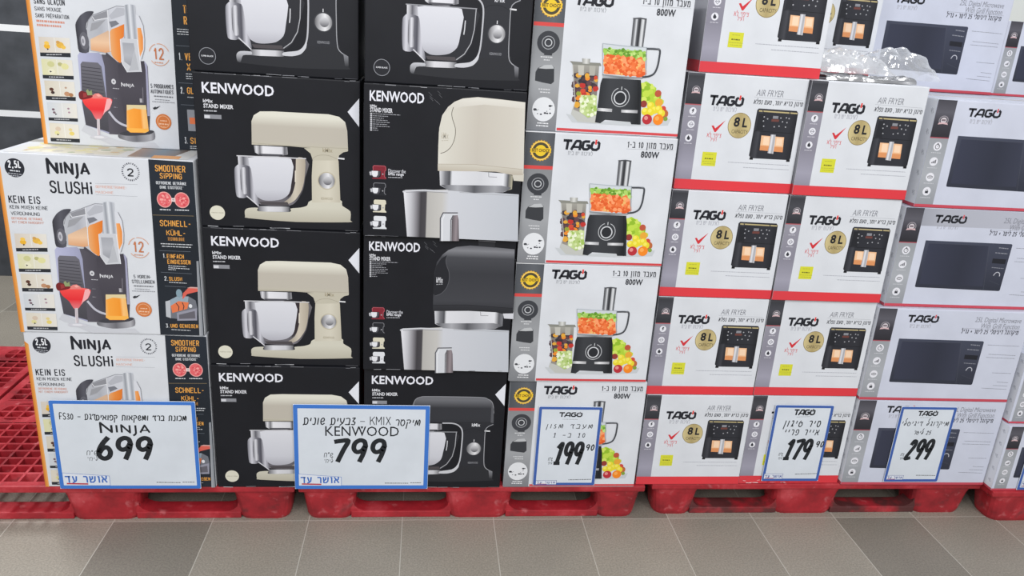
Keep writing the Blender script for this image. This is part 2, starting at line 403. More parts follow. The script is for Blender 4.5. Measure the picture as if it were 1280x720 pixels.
class Print:
    def __init__(s, face, name, parent):
        s.f, s.name, s.parent = face, name, parent
        s.v, s.fc, s.cl = [], [], []
    def _up(s): s.f.L += 1
    def _add(s, pts, cols):
        b = len(s.v)
        for u, v in pts: s.v.append(s.f.to3(u, v, s.f.L))
        s.fc.append(tuple(range(b, b + len(pts)))); s.cl.append(cols)
    def poly(s, pts, col, grad=None, up=True, k=1.0):
        """grad = (axis, [(stop, hex), ...]); the first and last stop sit at the ends of the shape"""
        if up: s._up()
        a = sum(pts[i - 1][0] * pts[i][1] - pts[i][0] * pts[i - 1][1] for i in range(len(pts)))
        if a < 0: pts = pts[::-1]
        if not grad:
            c = lin(col, k); s._add(pts, [c] * len(pts)); return
        ax = 0 if grad[0] == 'u' else 1
        st = sorted((q, lin(h, k)) for q, h in grad[1])
        lo_, hi_ = min(t[ax] for t in pts), max(t[ax] for t in pts)
        q0, q1 = st[0][0], st[-1][0]
        st = [(lo_ + (q - q0) / (q1 - q0) * (hi_ - lo_), c) for q, c in st]
        def cval(x):
            if x <= st[0][0]: return st[0][1]
            for (p0, c0), (p1, c1) in zip(st, st[1:]):
                if x <= p1: return mixc(c0, c1, (x - p0) / max(1e-9, p1 - p0))
            return st[-1][1]
        cuts = [-1e9] + [q for q, _ in st] + [1e9]
        for lo, hi in zip(cuts, cuts[1:]):
            q = _clip(_clip(pts, ax, lo, 1), ax, hi, -1)
            if len(q) > 2: s._add(q, [cval(t[ax]) for t in q])
    def rect(s, a, col, grad=None, k=1.0):
        (u0, v0), (u1, v1) = a
        s.poly([(u0, v0), (u1, v0), (u1, v1), (u0, v1)], col, grad, k=k)
    def ell(s, a, col, n=24, grad=None, up=True):
        (cx, cy), p, q = a
        rx = math.hypot(p[0] - cx, p[1] - cy); ry = math.hypot(q[0] - cx, q[1] - cy)
        s.poly([(cx + rx * cos(2 * pi * i / n), cy + ry * sin(2 * pi * i / n)) for i in range(n)], col, grad, up=up)
    def disc(s, c, r, col, n=14, ry=None, grad=None, up=True):
        s.ell([c, (c[0] + r, c[1]), (c[0], c[1] + (ry or r))], col, n, grad, up)
    def ring(s, c, r, w, col, n=28, ry=None, a0=0, a1=360, up=True):
        ry = ry or r; m = max(2, int(n * (a1 - a0) / 360))
        P = [(c[0] + r * cos(radians(a0 + (a1 - a0) * i / m)), c[1] + ry * sin(radians(a0 + (a1 - a0) * i / m))) for i in range(m + 1)]
        s.stroke(P, w, col, up=up, cap=False)
    def stroke(s, P, w, col, up=True, cap=True, k=1.0):
        if up: s._up()
        c = lin(col, k); h = w / 2
        n = len(P)
        closed = n > 3 and math.hypot(P[0][0] - P[-1][0], P[0][1] - P[-1][1]) < 1e-6
        segs = []
        for a, b in zip(P, P[1:]):
            d = math.hypot(b[0] - a[0], b[1] - a[1])
            if d < 1e-6: continue
            segs.append((a, b, (b[0] - a[0]) / d, (b[1] - a[1]) / d))
        L0 = s.f.L
        for i, (a, b, tx, ty) in enumerate(segs):
            s.f.L = L0 + .3 * (i % 3)
            e0 = h * 0.45 if (cap and i == 0 and not closed) else 0
            e1 = h * 0.45 if (cap and i == len(segs) - 1 and not closed) else 0
            a2 = (a[0] - tx * e0, a[1] - ty * e0); b2 = (b[0] + tx * e1, b[1] + ty * e1)
            q = [(a2[0] + ty * h, a2[1] - tx * h), (b2[0] + ty * h, b2[1] - tx * h), (b2[0] - ty * h, b2[1] + tx * h), (a2[0] - ty * h, a2[1] + tx * h)]
            s._add(q, [c] * 4)
            if i or closed:
                pa = segs[i - 1]
                cr = pa[2] * ty - pa[3] * tx
                if abs(cr) > 0.03:
                    sg = -1 if cr > 0 else 1
                    tri = [a, (a[0] - pa[3] * h * sg, a[1] + pa[2] * h * sg), (a[0] - ty * h * sg, a[1] + tx * h * sg)]
                    mx = (tri[1][0] + tri[2][0]) / 2 - a[0]; my = (tri[1][1] + tri[2][1]) / 2 - a[1]
                    ml = math.hypot(mx, my)
                    if ml > 1e-6:
                        rr = min(h * 1.05, h * h / ml)
                        tri.insert(2, (a[0] + mx / ml * rr, a[1] + my / ml * rr))
                    ar = sum(tri[j - 1][0] * tri[j][1] - tri[j][0] * tri[j - 1][1] for j in range(len(tri)))
                    if ar < 0: tri = tri[::-1]
                    s.f.L = L0 + .9
                    s._add(tri, [c] * len(tri))
        s.f.L = L0
    def text(s, t, a, col, bold=0.0, shear=0.0, k=1.0):
        (u0, v0), (u1, v1) = a
        vs, fs, x0, x1, y0, y1 = text_mesh(t, bold, shear)
        s._up(); c = lin(col, k); b = len(s.v)
        for x, y in vs: s.v.append(s.f.to3(u0 + (x - x0) / (x1 - x0) * (u1 - u0), v0 + (y - y0) / (y1 - y0) * (v1 - v0), s.f.L))
        for f in fs: s.fc.append(tuple(b + i for i in f)); s.cl.append([c] * len(f))
    def din(s, t, a, col, w=0.14, gap=0.42, shear=0.0):
        """condensed rounded capitals fitted into a rectangle; w = stroke as a fraction of height"""
        (u0, v0), (u1, v1) = a
        Hh = v1 - v0; sw = w * Hh * .9
        wsum = sum(NARROW.get(ch, 1.0) for ch in t); n = len(t) - 1
        sp = sw + .085 * Hh
        kx = (u1 - u0 - sw - n * sp) / wsum
        if kx < sw * 1.05:
            sw *= .78; sp = sw + .06 * Hh; kx = (u1 - u0 - sw - n * sp) / wsum
        x = u0 + sw / 2
        s._up()
        for ch in t:
            wd = NARROW.get(ch, 1.0)
            for st in GLY.get(ch, []):
                s.stroke([(x + px * wd * kx + shear * py * Hh, v0 + sw / 2 + py * (Hh - sw)) for px, py in st], sw, col, up=False)
            x += wd * kx + sp
    def hand(s, t, a, col, w=0.13, shear=0.12, table=HEB, gap=0.22, smooth=True, wx=None):
        """marker handwriting, t already in left-to-right order; rectangle spans the x-height"""
        (u0, v0), (u1, v1) = a
        Hh = v1 - v0
        tot = sum(table.get(ch, (.5, []))[0] for ch in t) + gap * (len(t) - 1)
        kx = (u1 - u0) / tot; x = u0
        s._up()
        for ch in t:
            wd, sts = table.get(ch, (.5, []))
            for st in sts:
                p = smooth_path(st) if smooth else st
                s.stroke([(x + px * kx + shear * (py - .5) * Hh, v0 + py * Hh) for px, py in p], w * Hh, col, up=False)
            x += (wd + gap) * kx
    def micro(s, a, col, h=2.0, seed=1):
        """a line of print too small to read: word-length dashes along a -> b"""
        (u0, v0), (u1, v1) = a
        r = random.Random(seed + int(abs(u0) * 7 + abs(v0)))
        L = math.hypot(u1 - u0, v1 - v0); x = 0
        s._up()
        while x < L:
            d = min(L - x, r.uniform(3, 9)) * 1.0
            t0, t1 = x / L, (x + d) / L
            s.stroke([(u0 + (u1 - u0) * t0, v0 + (v1 - v0) * t0), (u0 + (u1 - u0) * t1, v0 + (v1 - v0) * t1)], h, col, up=False, cap=False)
            x += d + r.uniform(1.2, 2.0)
    def blobs(s, poly, cols, n, r0, r1, seed=1):
        r = random.Random(seed)
        xs = [p[0] for p in poly]; ys = [p[1] for p in poly]; c = 0; tries = 0
        while c < n and tries < n * 30:
            tries += 1
            x = r.uniform(min(xs), max(xs)); y = r.uniform(min(ys), max(ys))
            if not _inside(x, y, poly): continue
            rr = r.uniform(r0, r1); m = 7; a0 = r.uniform(0, 6)
            if c % 12 == 0: s._up()
            s.f.L += 0.08
            s.poly([(x + rr * cos(a0 + 2 * pi * i / m), y + rr * sin(a0 + 2 * pi * i / m) * r.uniform(.7, 1.1)) for i in range(m)], r.choice(cols), up=False); c += 1
    def into(s, o):
        """print straight onto an existing mesh part, as part of its surface"""
        bm = bmesh.new(); bm.from_mesh(o.data)
        ly = bm.loops.layers.float_color.new('Ink')
        vs = [bm.verts.new(v) for v in s.v]
        for f, cl in zip(s.fc, s.cl):
            fa = bm.faces.new([vs[i] for i in f]); fa.material_index = 1
            for lp, c in zip(fa.loops, cl): lp[ly] = c
        bm.to_mesh(o.data); bm.free(); o.data.materials.append(s.f.mat)
    def done(s, label=None):
        me = bpy.data.meshes.new(s.name)
        me.from_pydata(s.v, [], s.fc)
        ca = me.color_attributes.new('Ink', 'FLOAT_COLOR', 'CORNER')
        flat = [x for cl in s.cl for c in cl for x in c]
        ca.data.foreach_set('color', flat)
        me.materials.append(s.f.mat)
        o = bpy.data.objects.new(s.name, me); COL.objects.link(o); o.parent = s.parent
        if label: o['label'] = label
        return o

def _clip(P, ax, lim, sg):
    out = []
    for i in range(len(P)):
        a, b = P[i - 1], P[i]
        ia, ib = (a[ax] - lim) * sg >= 0, (b[ax] - lim) * sg >= 0
        if ia != ib:
            t = (lim - a[ax]) / (b[ax] - a[ax])
            out.append((a[0] + (b[0] - a[0]) * t, a[1] + (b[1] - a[1]) * t))
        if ib: out.append(b)
    return out
def _inside(x, y, P):
    c = False
    for i in range(len(P)):
        (x0, y0), (x1, y1) = P[i - 1], P[i]
        if (y0 > y) != (y1 > y) and x < (x1 - x0) * (y - y0) / (y1 - y0) + x0: c = not c
    return c
def heb(t): return t[::-1]

# ------------------------------------------------------------------ the setting
def struct(name, bm, mat):
    o = link_bm(name, bm, mat); o['kind'] = 'structure'
    return o
bm = bmesh.new(); bm_box(bm, -7, 9, -4, 5.2, -0.1, 0.0); struct('floor', bm, floor_mat())
bm = bmesh.new(); bm_box(bm, -7, 2.4, 5.0, 5.2, 0, 4.4); struct('wall_back', bm, wall_mat())
m, n_, l_, b_ = new_mat('white_wall_paint'); b_.inputs['Base Color'].default_value = lin('#dfe3df'); b_.inputs['Roughness'].default_value = 0.7
bm = bmesh.new(); bm_box(bm, 2.4, 9, 4.8, 5.2, 0, 4.4); struct('wall_right', bm, m)

# ------------------------------------------------------------------ red plastic pallets
def make_pallet(root, x0, x1, yf, depth, blocks, grimy=False):
    """deck with open lattice, nine tapered hollow feet, runners; local origin = front left corner on the floor"""
    Wd = x1 - x0
    bm = bmesh.new()
    zt, zb = 0.145, 0.116
    # rim of the deck
    rim = 0.035
    bm_box(bm, 0, Wd, 0, rim, zb + 0.004, zt, 0.006)
    bm_box(bm, 0, Wd, depth - rim, depth, zb, zt, 0.006)
    bm_box(bm, 0, rim, rim * .8, depth - rim * .8, zb, zt, 0.005)
    bm_box(bm, Wd - rim, Wd, rim * .8, depth - rim * .8, zb, zt, 0.005)
    # lattice ribs
    ny = int(round((depth - 2 * rim) / 0.05)); nx = int(round((Wd - 2 * rim) / 0.052))
    for j in range(1, ny):
        y = rim + (depth - 2 * rim) * j / ny
        bm_box(bm, rim * .9, Wd - rim * .9, y - 0.005, y + 0.005, zb - 0.014, zt - 0.001)
    for i in range(1, nx):
        x = rim + (Wd - 2 * rim) * i / nx
        bm_box(bm, x - 0.004, x + 0.004, rim * .9, depth - rim * .9, zb - 0.013, zt - 0.002)
    deck = link_bm('deck', bm, M_RED, root)
    # plates that close the lattice over the feet, with a raised round boss
    def foot(xa, xb, ya, yb, front):
        bm = bmesh.new()
        def ring(xa, xb, ya, yb, r, z):
            out = []
            for cx, cy, a0 in ((xb - r, yb - r, 0), (xa + r, yb - r, 90), (xa + r, ya + r, 180), (xb - r, ya + r, 270)):
                for k in range(5):
                    a = radians(a0 + 22.5 * k); out.append(bm.verts.new((cx + r * cos(a), cy + r * sin(a), z)))
            return out
        tp = 0.010
        R = [ring(xa - .006, xb + .006, ya, yb + .006, .03, zb + .003), ring(xa, xb, ya + .004, yb, .035, zb - .02), ring(xa + tp, xb - tp, ya + .012, yb - tp, .04, 0.012), ring(xa + tp + .004, xb - tp - .004, ya + .016, yb - tp - .004, .04, 0.0)]
        for A, B in zip(R, R[1:]):
            for k in range(len(A)): bm.faces.new((A[k], B[k], B[(k + 1) % len(B)], A[(k + 1) % len(A)]))
        bm.faces.new(R[0]); bm.faces.new(R[-1][::-1])
        bmesh.ops.recalc_face_normals(bm, faces=bm.faces)
        return link_bm('foot', bm, M_RED, root)
    bx = [(a - x0, b - x0) for a, b in blocks]
    rows = [(0.006, 0.15), (depth / 2 - .09, depth / 2 + .09), (depth - 0.16, depth - 0.006)]
    for r, (ya, yb) in enumerate(rows):
        for xa, xb in bx: foot(xa, xb, ya, yb, r == 0)
    # closed plates on the deck over the feet (with oval drain holes left open between them)
    for r, (ya, yb) in enumerate(rows[1:]):
        for xa, xb in bx:
            bm = bmesh.new()
            # a plate pierced by a round well over the foot
            cx, cy, rad = (xa + xb) / 2, (ya + yb) / 2, min(.07, (yb - ya) * .42); n = 32
            X0, X1 = xa - .02, xb + .02
            outer = []
            for k in range(n):
                a = 2 * pi * k / n; dx, dy = cos(a), sin(a)
                t = min(((X1 - cx) / abs(dx)) if abs(dx) > 1e-6 else 9, ((yb - cy) / abs(dy)) if abs(dy) > 1e-6 else 9)
                outer.append((cx + dx * t, cy + dy * t))
            lay = []
            for z, pts in ((zt - .0005, outer), (zt - .0005, [(cx + rad * cos(2 * pi * k / n), cy + rad * sin(2 * pi * k / n)) for k in range(n)]), (zt - .03, [(cx + rad * .9 * cos(2 * pi * k / n), cy + rad * .9 * sin(2 * pi * k / n)) for k in range(n)])):
                lay.append([bm.verts.new((p[0], p[1], z)) for p in pts])
            for A, B in zip(lay, lay[1:]):
                for k in range(n): bm.faces.new((A[k - 1], A[k], B[k], B[k - 1]))
            bm.faces.new(lay[-1])
            bmesh.ops.recalc_face_normals(bm, faces=bm.faces)
            link_bm('deck_plate', bm, M_RED, deck)
    # runners: low rails between the front feet, with curved corners into the feet
    def runner(ya, yb):
        for (a0, a1), (b0, b1) in zip(bx, bx[1:]):
            bm = bmesh.new()
            bm_box(bm, a1 - .02, b0 + .02, ya, yb, 0.0, 0.027, 0.004)
            for cx, sg in ((a1 - .012, 1), (b0 + .012, -1)):        # fillets
                for zc, up in ((.0265, 1),):
                    P = [(cx - sg * .01, zc - up * .003)] + [(cx + sg * .05 * (1 - sin(radians(t))), zc + up * .035 * (1 - cos(radians(t)))) for t in (0, 22, 45, 68, 90)] + [(cx - sg * .01, zc + up * .035)]
                    va = [bm.verts.new((p[0], ya + .002, p[1])) for p in P]; vb = [bm.verts.new((p[0], yb - .002, p[1])) for p in P]
                    bm.faces.new(va); bm.faces.new(vb[::-1])
                    for k in range(len(P)): bm.faces.new((va[k - 1], vb[k - 1], vb[k], va[k]))
            bmesh.ops.recalc_face_normals(bm, faces=bm.faces)
            link_bm('runner', bm, M_GRIME if grimy else M_RED, root)
    for yc in (.30, depth / 2 + .02):                                       # webs added under the deck to block back light and darken the openings
        for (a0, a1), (b0, b1) in zip(bx, bx[1:]):
            bm = bmesh.new(); bm_box(bm, a1 - .012, b0 + .012, yc - .012, yc + .012, .0275, zb - .015, .003)
            link_bm('light_block_web', bm, M_GRIME, root)
    runner(.024, .09); runner(depth / 2 - .045, depth / 2 + .045); runner(depth - .09, depth - .014)

PG = 'red plastic pallets under the stock'
PAL = [
 ('red plastic pallet at far left, only its bare back corner beyond a dark seam', -2.95, -1.70, 2.50, 1.06, [(-2.93, -2.74), (-2.44, -2.20), (-1.91, -1.72)]),
 ('red plastic pallet with a bare open lattice deck beside the slush machine cartons', -1.685, -0.42, 2.393, 1.06, [(-1.66, -1.47), (-1.19, -0.943), (-0.631, -0.432)]),
 ('red plastic pallet under the 799 sign and the food processor cartons', -0.408, 0.838, 2.393, 1.06, [(-0.395, -0.208), (0.108, 0.350), (0.656, 0.826)]),
 ('red plastic pallet with blackened openings under the air fryer and microwave cartons', 0.868, 2.188, 2.408, 1.06, [(0.885, 1.055), (1.36, 1.62), (1.93, 2.16)]),
 ('red plastic pallet corner at the right edge under the small microwave cartons', 2.196, 3.44, 2.352, 1.06, [(2.222, 2.45), (2.70, 2.95), (3.22, 3.42)]),
]
for lab, x0, x1, yf, dp, bl in PAL:
    t = thing('plastic_pallet', lab, 'pallet', (x0, yf, 0), 0, PG)
    make_pallet(t, x0, x1, yf, dp, bl, 'blackened' in lab)

# ------------------------------------------------------------------ cartons
DIMS = dict(N=(.555, .45, .563), K=(.480, .33, .461), P=(.482, .30, .422), A=(.394, .30, .367), M=(.582, .44, .358), C=(.45, .36, .276))
def carton(root, W, D, H, mat, name='carton'):
    bm = bmesh.new()
    bm_box(bm, -W / 2, W / 2, -D / 2, D / 2, 0.0005, H - 0.0005, 0.0035, 2)
    # flap gap across the top and a tape strip over it
    o = link_bm(name, bm, mat, root)
    return o
M_TAPE, n_, l_, b_ = new_mat('clear_packing_tape'); b_.inputs['Base Color'].default_value = lin('#b9b7b0'); b_.inputs['Roughness'].default_value = 0.2
def tape(root, W, D, H):
    bm = bmesh.new()
    bm_box(bm, -W / 2 + .002, W / 2 - .002, -.025, .025, H - 0.0006, H - 0.0002)
    return link_bm('packing_tape', bm, M_TAPE, root)

def wear(P, W, H, cols, seed, n=7):
    r = random.Random(seed)
    for k in range(n):
        u = r.uniform(0, W - 30); v = (H - r.uniform(1.5, 4)) if k % 3 else r.uniform(1.5, 3.5)
        P.stroke([(u, v), (u + r.uniform(8, 60), v + r.uniform(-.8, .8))], r.uniform(.8, 2.2), r.choice(cols), cap=False)

# ---- TAGO lettering (wide square capitals; the O is a power mark with a red bar)
def tago(P, a, ink='#23252b', red='#d8433f', shear=0.06):
    (u0, v0), (u1, v1) = a
    H = v1 - v0; W = u1 - u0; w = H * .255
    def q(pts): return [(u0 + x * W + shear * (y) * H, v0 + y * H) for x, y in pts]
    h = .118
    P.stroke(q([(.0, 1 - h), (.235, 1 - h)]), w, ink, cap=False)
    P.stroke(q([(.125, 1 - h), (.115, 0)]), w, ink, up=False, cap=False)
    P.stroke(q([(.235, 0), (.335, .80), (.36, 1 - h), (.44, 1 - h), (.468, .80), (.468, 0)]), w, ink, up=False, cap=False)
    P.stroke(q([(.28, .30), (.468, .30)]), w * .85, ink, up=False, cap=False)
    P.stroke(q([(.72, 1 - h), (.60, 1 - h), (.545, .80), (.535, .28), (.58, h), (.67, h), (.715, .25), (.715, .50), (.63, .50)]), w, ink, up=False, cap=False)
    P.stroke(q([(.84, .88), (.79, .74), (.775, .30), (.83, h), (.92, h), (.975, .28), (.975, .74), (.925, .90)]), w, ink, up=False, cap=False)
    P.stroke(q([(.885, .62), (.885, 1.10)]), w * .7, red, cap=False)

# ---- the capitals of the slush machine's maker
def ninja(P, a, ink):
    (u0, v0), (u1, v1) = a       # v0 = baseline, v1 = cap height of the small letters
    H = v1 - v0; W = u1 - u0; w = H * .235
    def q(pts): return [(u0 + x * W, v0 + y * H) for x, y in pts]
    P.stroke(q([(.035, -.1), (.035, 1.30), (.245, .05), (.245, 1.0)]), w * 1.15, ink, cap=False)
    P.stroke(q([(.345, 0), (.345, 1)]), w, ink, up=False, cap=False)
    P.stroke(q([(.44, 0), (.44, 1.02), (.60, -.02), (.60, 1)]), w, ink, up=False, cap=False)
    P.stroke(q([(.715, 1), (.715, -.05), (.695, -.28), (.655, -.42)]), w, ink, up=False, cap=False)
    P.stroke(q([(.80, 0), (.895, 1.0), (.985, 0)]), w, ink, up=False, cap=False)
    P.stroke(q([(.84, .30), (.94, .30)]), w * .7, ink, up=False, cap=False)

# ---------------------------------------------------------------- slush machine carton
def slush_art(root, W, D, H, french=False, kx=1.0):
    F = Face(root, W, H, D, sx=kx)
    full = W * 1000 / kx
    P = F.part('edge_strip')
    P.poly([(0, 0), (12, 0), (11.5, 520), (0, 530)], '#d98d3f', ('u', [(0, '#c4792f'), (5, '#d98d3f'), (11, '#e0a562')]))
    P.done('orange stripe down the left edge')
    # capacity badge
    if not french:
        P = F.part('capacity_badge'); dk = '#2a2c33'
        P.ell([(50.2,517.6),(77.4,516.3),(53.5,545.5)], dk, 28)
        P.din('2,5L', [(32.7,517.4),(68.9,539.3)], '#e4e6ea', .17)
        P.micro([(36.3,509.8),(63.4,507.7)], '#c9ccd2', 4); P.micro([(29.8,501.6),(66.9,498.6)], '#a9acb4', 2.5); P.micro([(35.5,494.7),(60.4,493.2)], '#a9acb4', 2.5)
        P.done('dark round 2,5L badge')
    # brand
    P = F.part('brand_logo'); ninja(P, [(138.2,507.4),(257.7,538.7)], '#24262c'); P.done()
    P = F.part('product_name')
    P.din('SLUSHi', [(140.6,446.9),(262.2,485.1)], '#24262c', .15, .36)
    P.din('GEFRIERGETRÄNKE-', [(270.2,468),(358.6,476.2)], '#d39a86', .14) if not french else P.micro([(270.7,472.4),(356.4,470.2)], '#d39a86', 5); P.din('MASCHINE' if not french else 'GLACÉES', [(268.7,451.9),(318.9,459.5)], '#d39a86', .14)
    P.stroke([(269.9,481.8),(389.8,483.7)], .8, '#9a9ca2'); P.stroke([(268.2,447.1),(386.7,447.1)], .8, '#9a9ca2')
    P.done()
    P = F.part('guarantee_ring')
    (cx, cy), (rx, _), (_, ry) = [(373.6,520.8),(400,520),(376.1,549.2)]
    for k in range(26):
        a = 2 * pi * k / 26
        P.stroke([(cx + (rx - cx) * .98 * cos(a), cy + (ry - cy) * .98 * sin(a)), (cx + (rx - cx) * .80 * cos(a), cy + (ry - cy) * .80 * sin(a))], 3.2, '#5a5c64' if k % 3 else '#8a8c92', cap=False)
    P.din('2', [(363.7,507.1),(382,531.4)], '#24262c', .17)
    P.done()
    # headline
    P = F.part('headline')
    if french:
        P.micro([(23.2,432),(55.8,431.1)], '#cf8f7c', 6)
        P.din('SANS GLAÇON', [(22.1,411.3),(111.4,428)], '#2b2d34', .145, .34)
        P.din('SANS MIXAGE', [(21.8,392.4),(99.5,404.1)], '#36383f', .135, .34)
        P.din('SANS PRÉPARATION', [(22.2,373.4),(119.3,385.3)], '#36383f', .135, .34)
        P.micro([(23.1,363.9),(104.3,363.2)], '#cf8f7c', 6); P.micro([(23,352.2),(93.1,351.7)], '#cf8f7c', 6)
    else:
        P.din('KEIN EIS', [(20.8,411.6),(109.6,435.2)], '#2b2d34', .145, .36)
        P.din('KEIN MIXEN KEINE', [(21.1,394.5),(128.2,406.2)], '#36383f', .135, .36)
        P.din('VERDÜNNUNG', [(22.2,375.6),(102.9,386.3)], '#36383f', .135, .36)
        P.din('GEFRORENE GETRÄNKE', [(21.6,362),(109,369.3)], '#cf8f7c', .14, .4)
        P.din('MIT EINEM HANDGRIFF', [(21.8,350.3),(112,358.1)], '#c99484', .14, .4)
    P.done()
    # five drink thumbnails
    th = [
     ([(23.3,318.8),(114.1,320.3),(112.9,277.2),(22.3,273.5)], [(22.3,273.5),(112,277.1),(111.6,264.8),(22,262.7)], '#cdc3b6', [(.25, .42, .13, '#e2ac33'), (.25, .62, .10, '#e8be55'), (.68, .55, .16, '#dcae48'), (.78, .42, .1, '#e5bb52'), (.62, .72, .08, '#c99a52')]),
     ([(22.9,255.4),(114.2,256.5),(113.7,210.4),(22.7,208.5)], [(21.8,208.5),(113.7,210.4),(112.9,199.4),(21.5,198.1)], '#d3d1a6', [(.3, .7, .15, '#c5c48e'), (.6, .72, .1, '#b3b07c'), (.75, .6, .16, '#d8d49a'), (.3, .25, .14, '#dfdcc0')]),
     ([(24.3,192.2),(113.5,192.9),(113.2,147.7),(23.4,146.3)], [(23.4,146.3),(113.2,147.7),(111.9,136.1),(23,134.7)], '#cdc5b4', [(.22, .45, .09, '#5b3a30'), (.25, .25, .08, '#4a3029'), (.7, .6, .05, '#b2937e'), (.72, .2, .12, '#b98b6b'), (.85, .15, .1, '#a87955')]),
     ([(24.3,127.2),(113.2,127.5),(111.9,81.8),(23.5,81.7)], [(23.5,81.7),(112,82.8),(111.5,73.1),(23.4,72.6)], '#c4c9cf', [(.2, .55, .06, '#6d5560'), (.22, .35, .06, '#75606a'), (.72, .65, .05, '#9b7f8c'), (.73, .4, .05, '#a98c98')]),
     ([(23.9,65.5),(112.3,63.9),(111.2,20.1),(22.2,19.4)], [(22.2,19.4),(111.2,20.1),(110.5,8.7),(21.9,8.6)], '#d2cbbb', [(.25, .35, .11, '#d6cf96'), (.3, .62, .12, '#cbb9a6'), (.75, .35, .11, '#dcc770'), (.72, .6, .08, '#d9c68a')]),
    ]
    for i, (q, bar, bgc, bl) in enumerate(th):
        P = F.part('drink_thumbnail')
        P.poly(q, bgc, ('u', [(q[0][0], bgc), (q[1][0], '#dcd8cf')]))
        P.rect([((q[0][0] + q[1][0]) / 2 - .6, q[2][1]), ((q[0][0] + q[1][0]) / 2 + .6, q[0][1])], '#e4e4e2')
        for fx, fy, r, cc in bl:
            P.disc((q[3][0] + fx * (q[2][0] - q[3][0]), q[3][1] + fy * (q[0][1] - q[3][1])), r * 72, cc, 12, ry=r * 58)
        P.poly([(q[3][0] + 22, q[3][1] + 14), (q[3][0] + 28, q[3][1] + 11), (q[3][0] + 22, q[3][1] + 8)], '#2c2e34')
        P.poly(bar, '#2b2e34')
        P.micro([((bar[0][0] * .8 + bar[1][0] * .2), (bar[0][1] + bar[3][1]) / 2), ((bar[0][0] * .3 + bar[1][0] * .7), (bar[1][1] + bar[2][1]) / 2)], '#b9bbc0', 2.6)
        P.done()
    # picture of the machine
    P = F.part('machine_picture')
    P.poly([(132.9,67),(179,36.8),(233.1,20.6),(342.5,19.9),(357.1,6),(212.7,2.5),(118.5,45.7)], '#c3c5cb')
    P.poly([(132.8,271.7),(139.8,280.4),(196.9,282.7),(207.5,274.7),(216.1,245.3),(219,133.3),(216.3,49.8),(203.7,40.6),(134.7,64.3),(129.3,130.5)], '#a3a5c0', ('u', [(85, '#b2b4cf'), (120, '#a3a5c0'), (150, '#9294ac')]))
    P.poly([(138.5,246.6),(144.6,254.4),(190.9,253.7),(200.5,243),(206.5,132.9),(205.7,45.1),(134.7,64.3),(130.8,130.5)], '#57565d', ('v', [(60, '#45444b'), (180, '#5c5b62'), (240, '#6b6a72')]))
    for k in range(12):
        t = k / 11
        a, b = [(140.7,239),(134.7,130.6)], [(196.8,236),(200.6,119.7)]
        P.stroke([(a[0][0] + (a[1][0] - a[0][0]) * t, a[0][1] + (a[1][1] - a[0][1]) * t), (b[0][0] + (b[1][0] - b[0][0]) * t, b[0][1] + (b[1][1] - b[0][1]) * t)], 2.0, '#3f3e45')
    P.poly([(204.1,278.8),(228.4,278.1),(260.3,259),(330.5,266.8),(340,251.8),(334.8,101.8),(329.3,55.5),(258.4,39.4),(203.6,39.7),(206.5,132.9),(209.9,245.1)], '#49464e', ('u', [(165, '#56535c'), (205, '#4a474f'), (240, '#403d45'), (285, '#4d4a52')]))
    P.poly([(249.9,262),(331.9,265.2),(322.3,66),(260.7,64.3),(248.7,169.1)], '#433f47', ('v', [(70, '#3b3840'), (170, '#4b4850'), (240, '#423f47')]))
    P.poly([(330.5,266.8),(338.8,255.2),(334.1,101.8),(326.9,101.6),(332.9,241.2)], '#9c9cb4')
    P.stroke([(319.6,186.9),(317.2,141.9)], 2.2, '#75727a'); P.rect([(307.2,141.6),(314.5,154)], '#a9a7ac')
    P.ell([(232.7,200.3),(239.7,199.8),(233.5,208.5)], '#c9c9cd', 16); P.ell([(232.7,200.3),(235.5,200),(233,203.3)], '#75747a', 10)
    P.micro([(228.4,180.3),(247.6,179.6)], '#b9b8be', 2); P.micro([(228.5,150.1),(237.7,149.7)], '#7d7b82', 2); P.micro([(225.9,123.5),(236.6,122.8)], '#8d8b92', 2)
    ninja(P, [(254.5,188),(293.3,196.3)], '#d4d4d8')
    # drum: rear cap, knob, vessel, slush
    P.poly(rounded([(135.9,359),(143.8,374.9),(154.6,388.1),(172.9,399.3),(193.4,400.3),(184,385.4),(169.6,367.4),(166.2,350),(171.1,336.3),(167.2,283.7),(138.7,282.5),(136.2,317.4)]), '#45454e', ('u', [(82, '#36363d'), (100, '#55555e'), (125, '#3e3e46')]))
    vessel = [(168.2,353.5),(175.1,374.6),(187.5,389),(233.2,407),(262.8,420.1),(284.9,419.8),(290.4,411.1),(327.1,396.2),(336.9,369.8),(337.8,329.5),(334.7,301.1),(324.1,272.3),(315,261.2),(250.6,258.7),(217.8,282.2),(170.8,287.3),(168.4,325.7)]
    P.poly(vessel, '#bfc1c8', ('u', [(115, '#b4b6bc'), (150, '#a9abb2'), (180, '#c3c5cc'), (260, '#d2d4da')]))
    P.poly([(175.8,320.8),(200.7,333.4),(230.7,348.6),(237.2,344.4),(233.6,288.1),(218,284),(174.1,289.2)], '#dfb58f', ('v', [(220, '#d39a6e'), (245, '#e2bd9b'), (275, '#c9a98f')]))
    P.poly(rounded([(236.1,346.1),(257,359.2),(286.8,372.1),(288.3,354.7),(272.7,330.2),(263.9,324.6),(263.2,291.1),(260.8,258.4),(250.2,261.5),(234.2,281.1)]), '#e98a3a', ('u', [(180, '#dfa56f'), (200, '#e08a42'), (225, '#d97426'), (235, '#e39347')]))
    P.poly([(318.3,362),(328.9,362.5),(333.3,336.3),(330.8,300.9),(319.8,278.5),(317.9,293.3),(318.2,325.1)], '#e58f45', ('u', [(258, '#eaa566'), (270, '#dd8334')]))
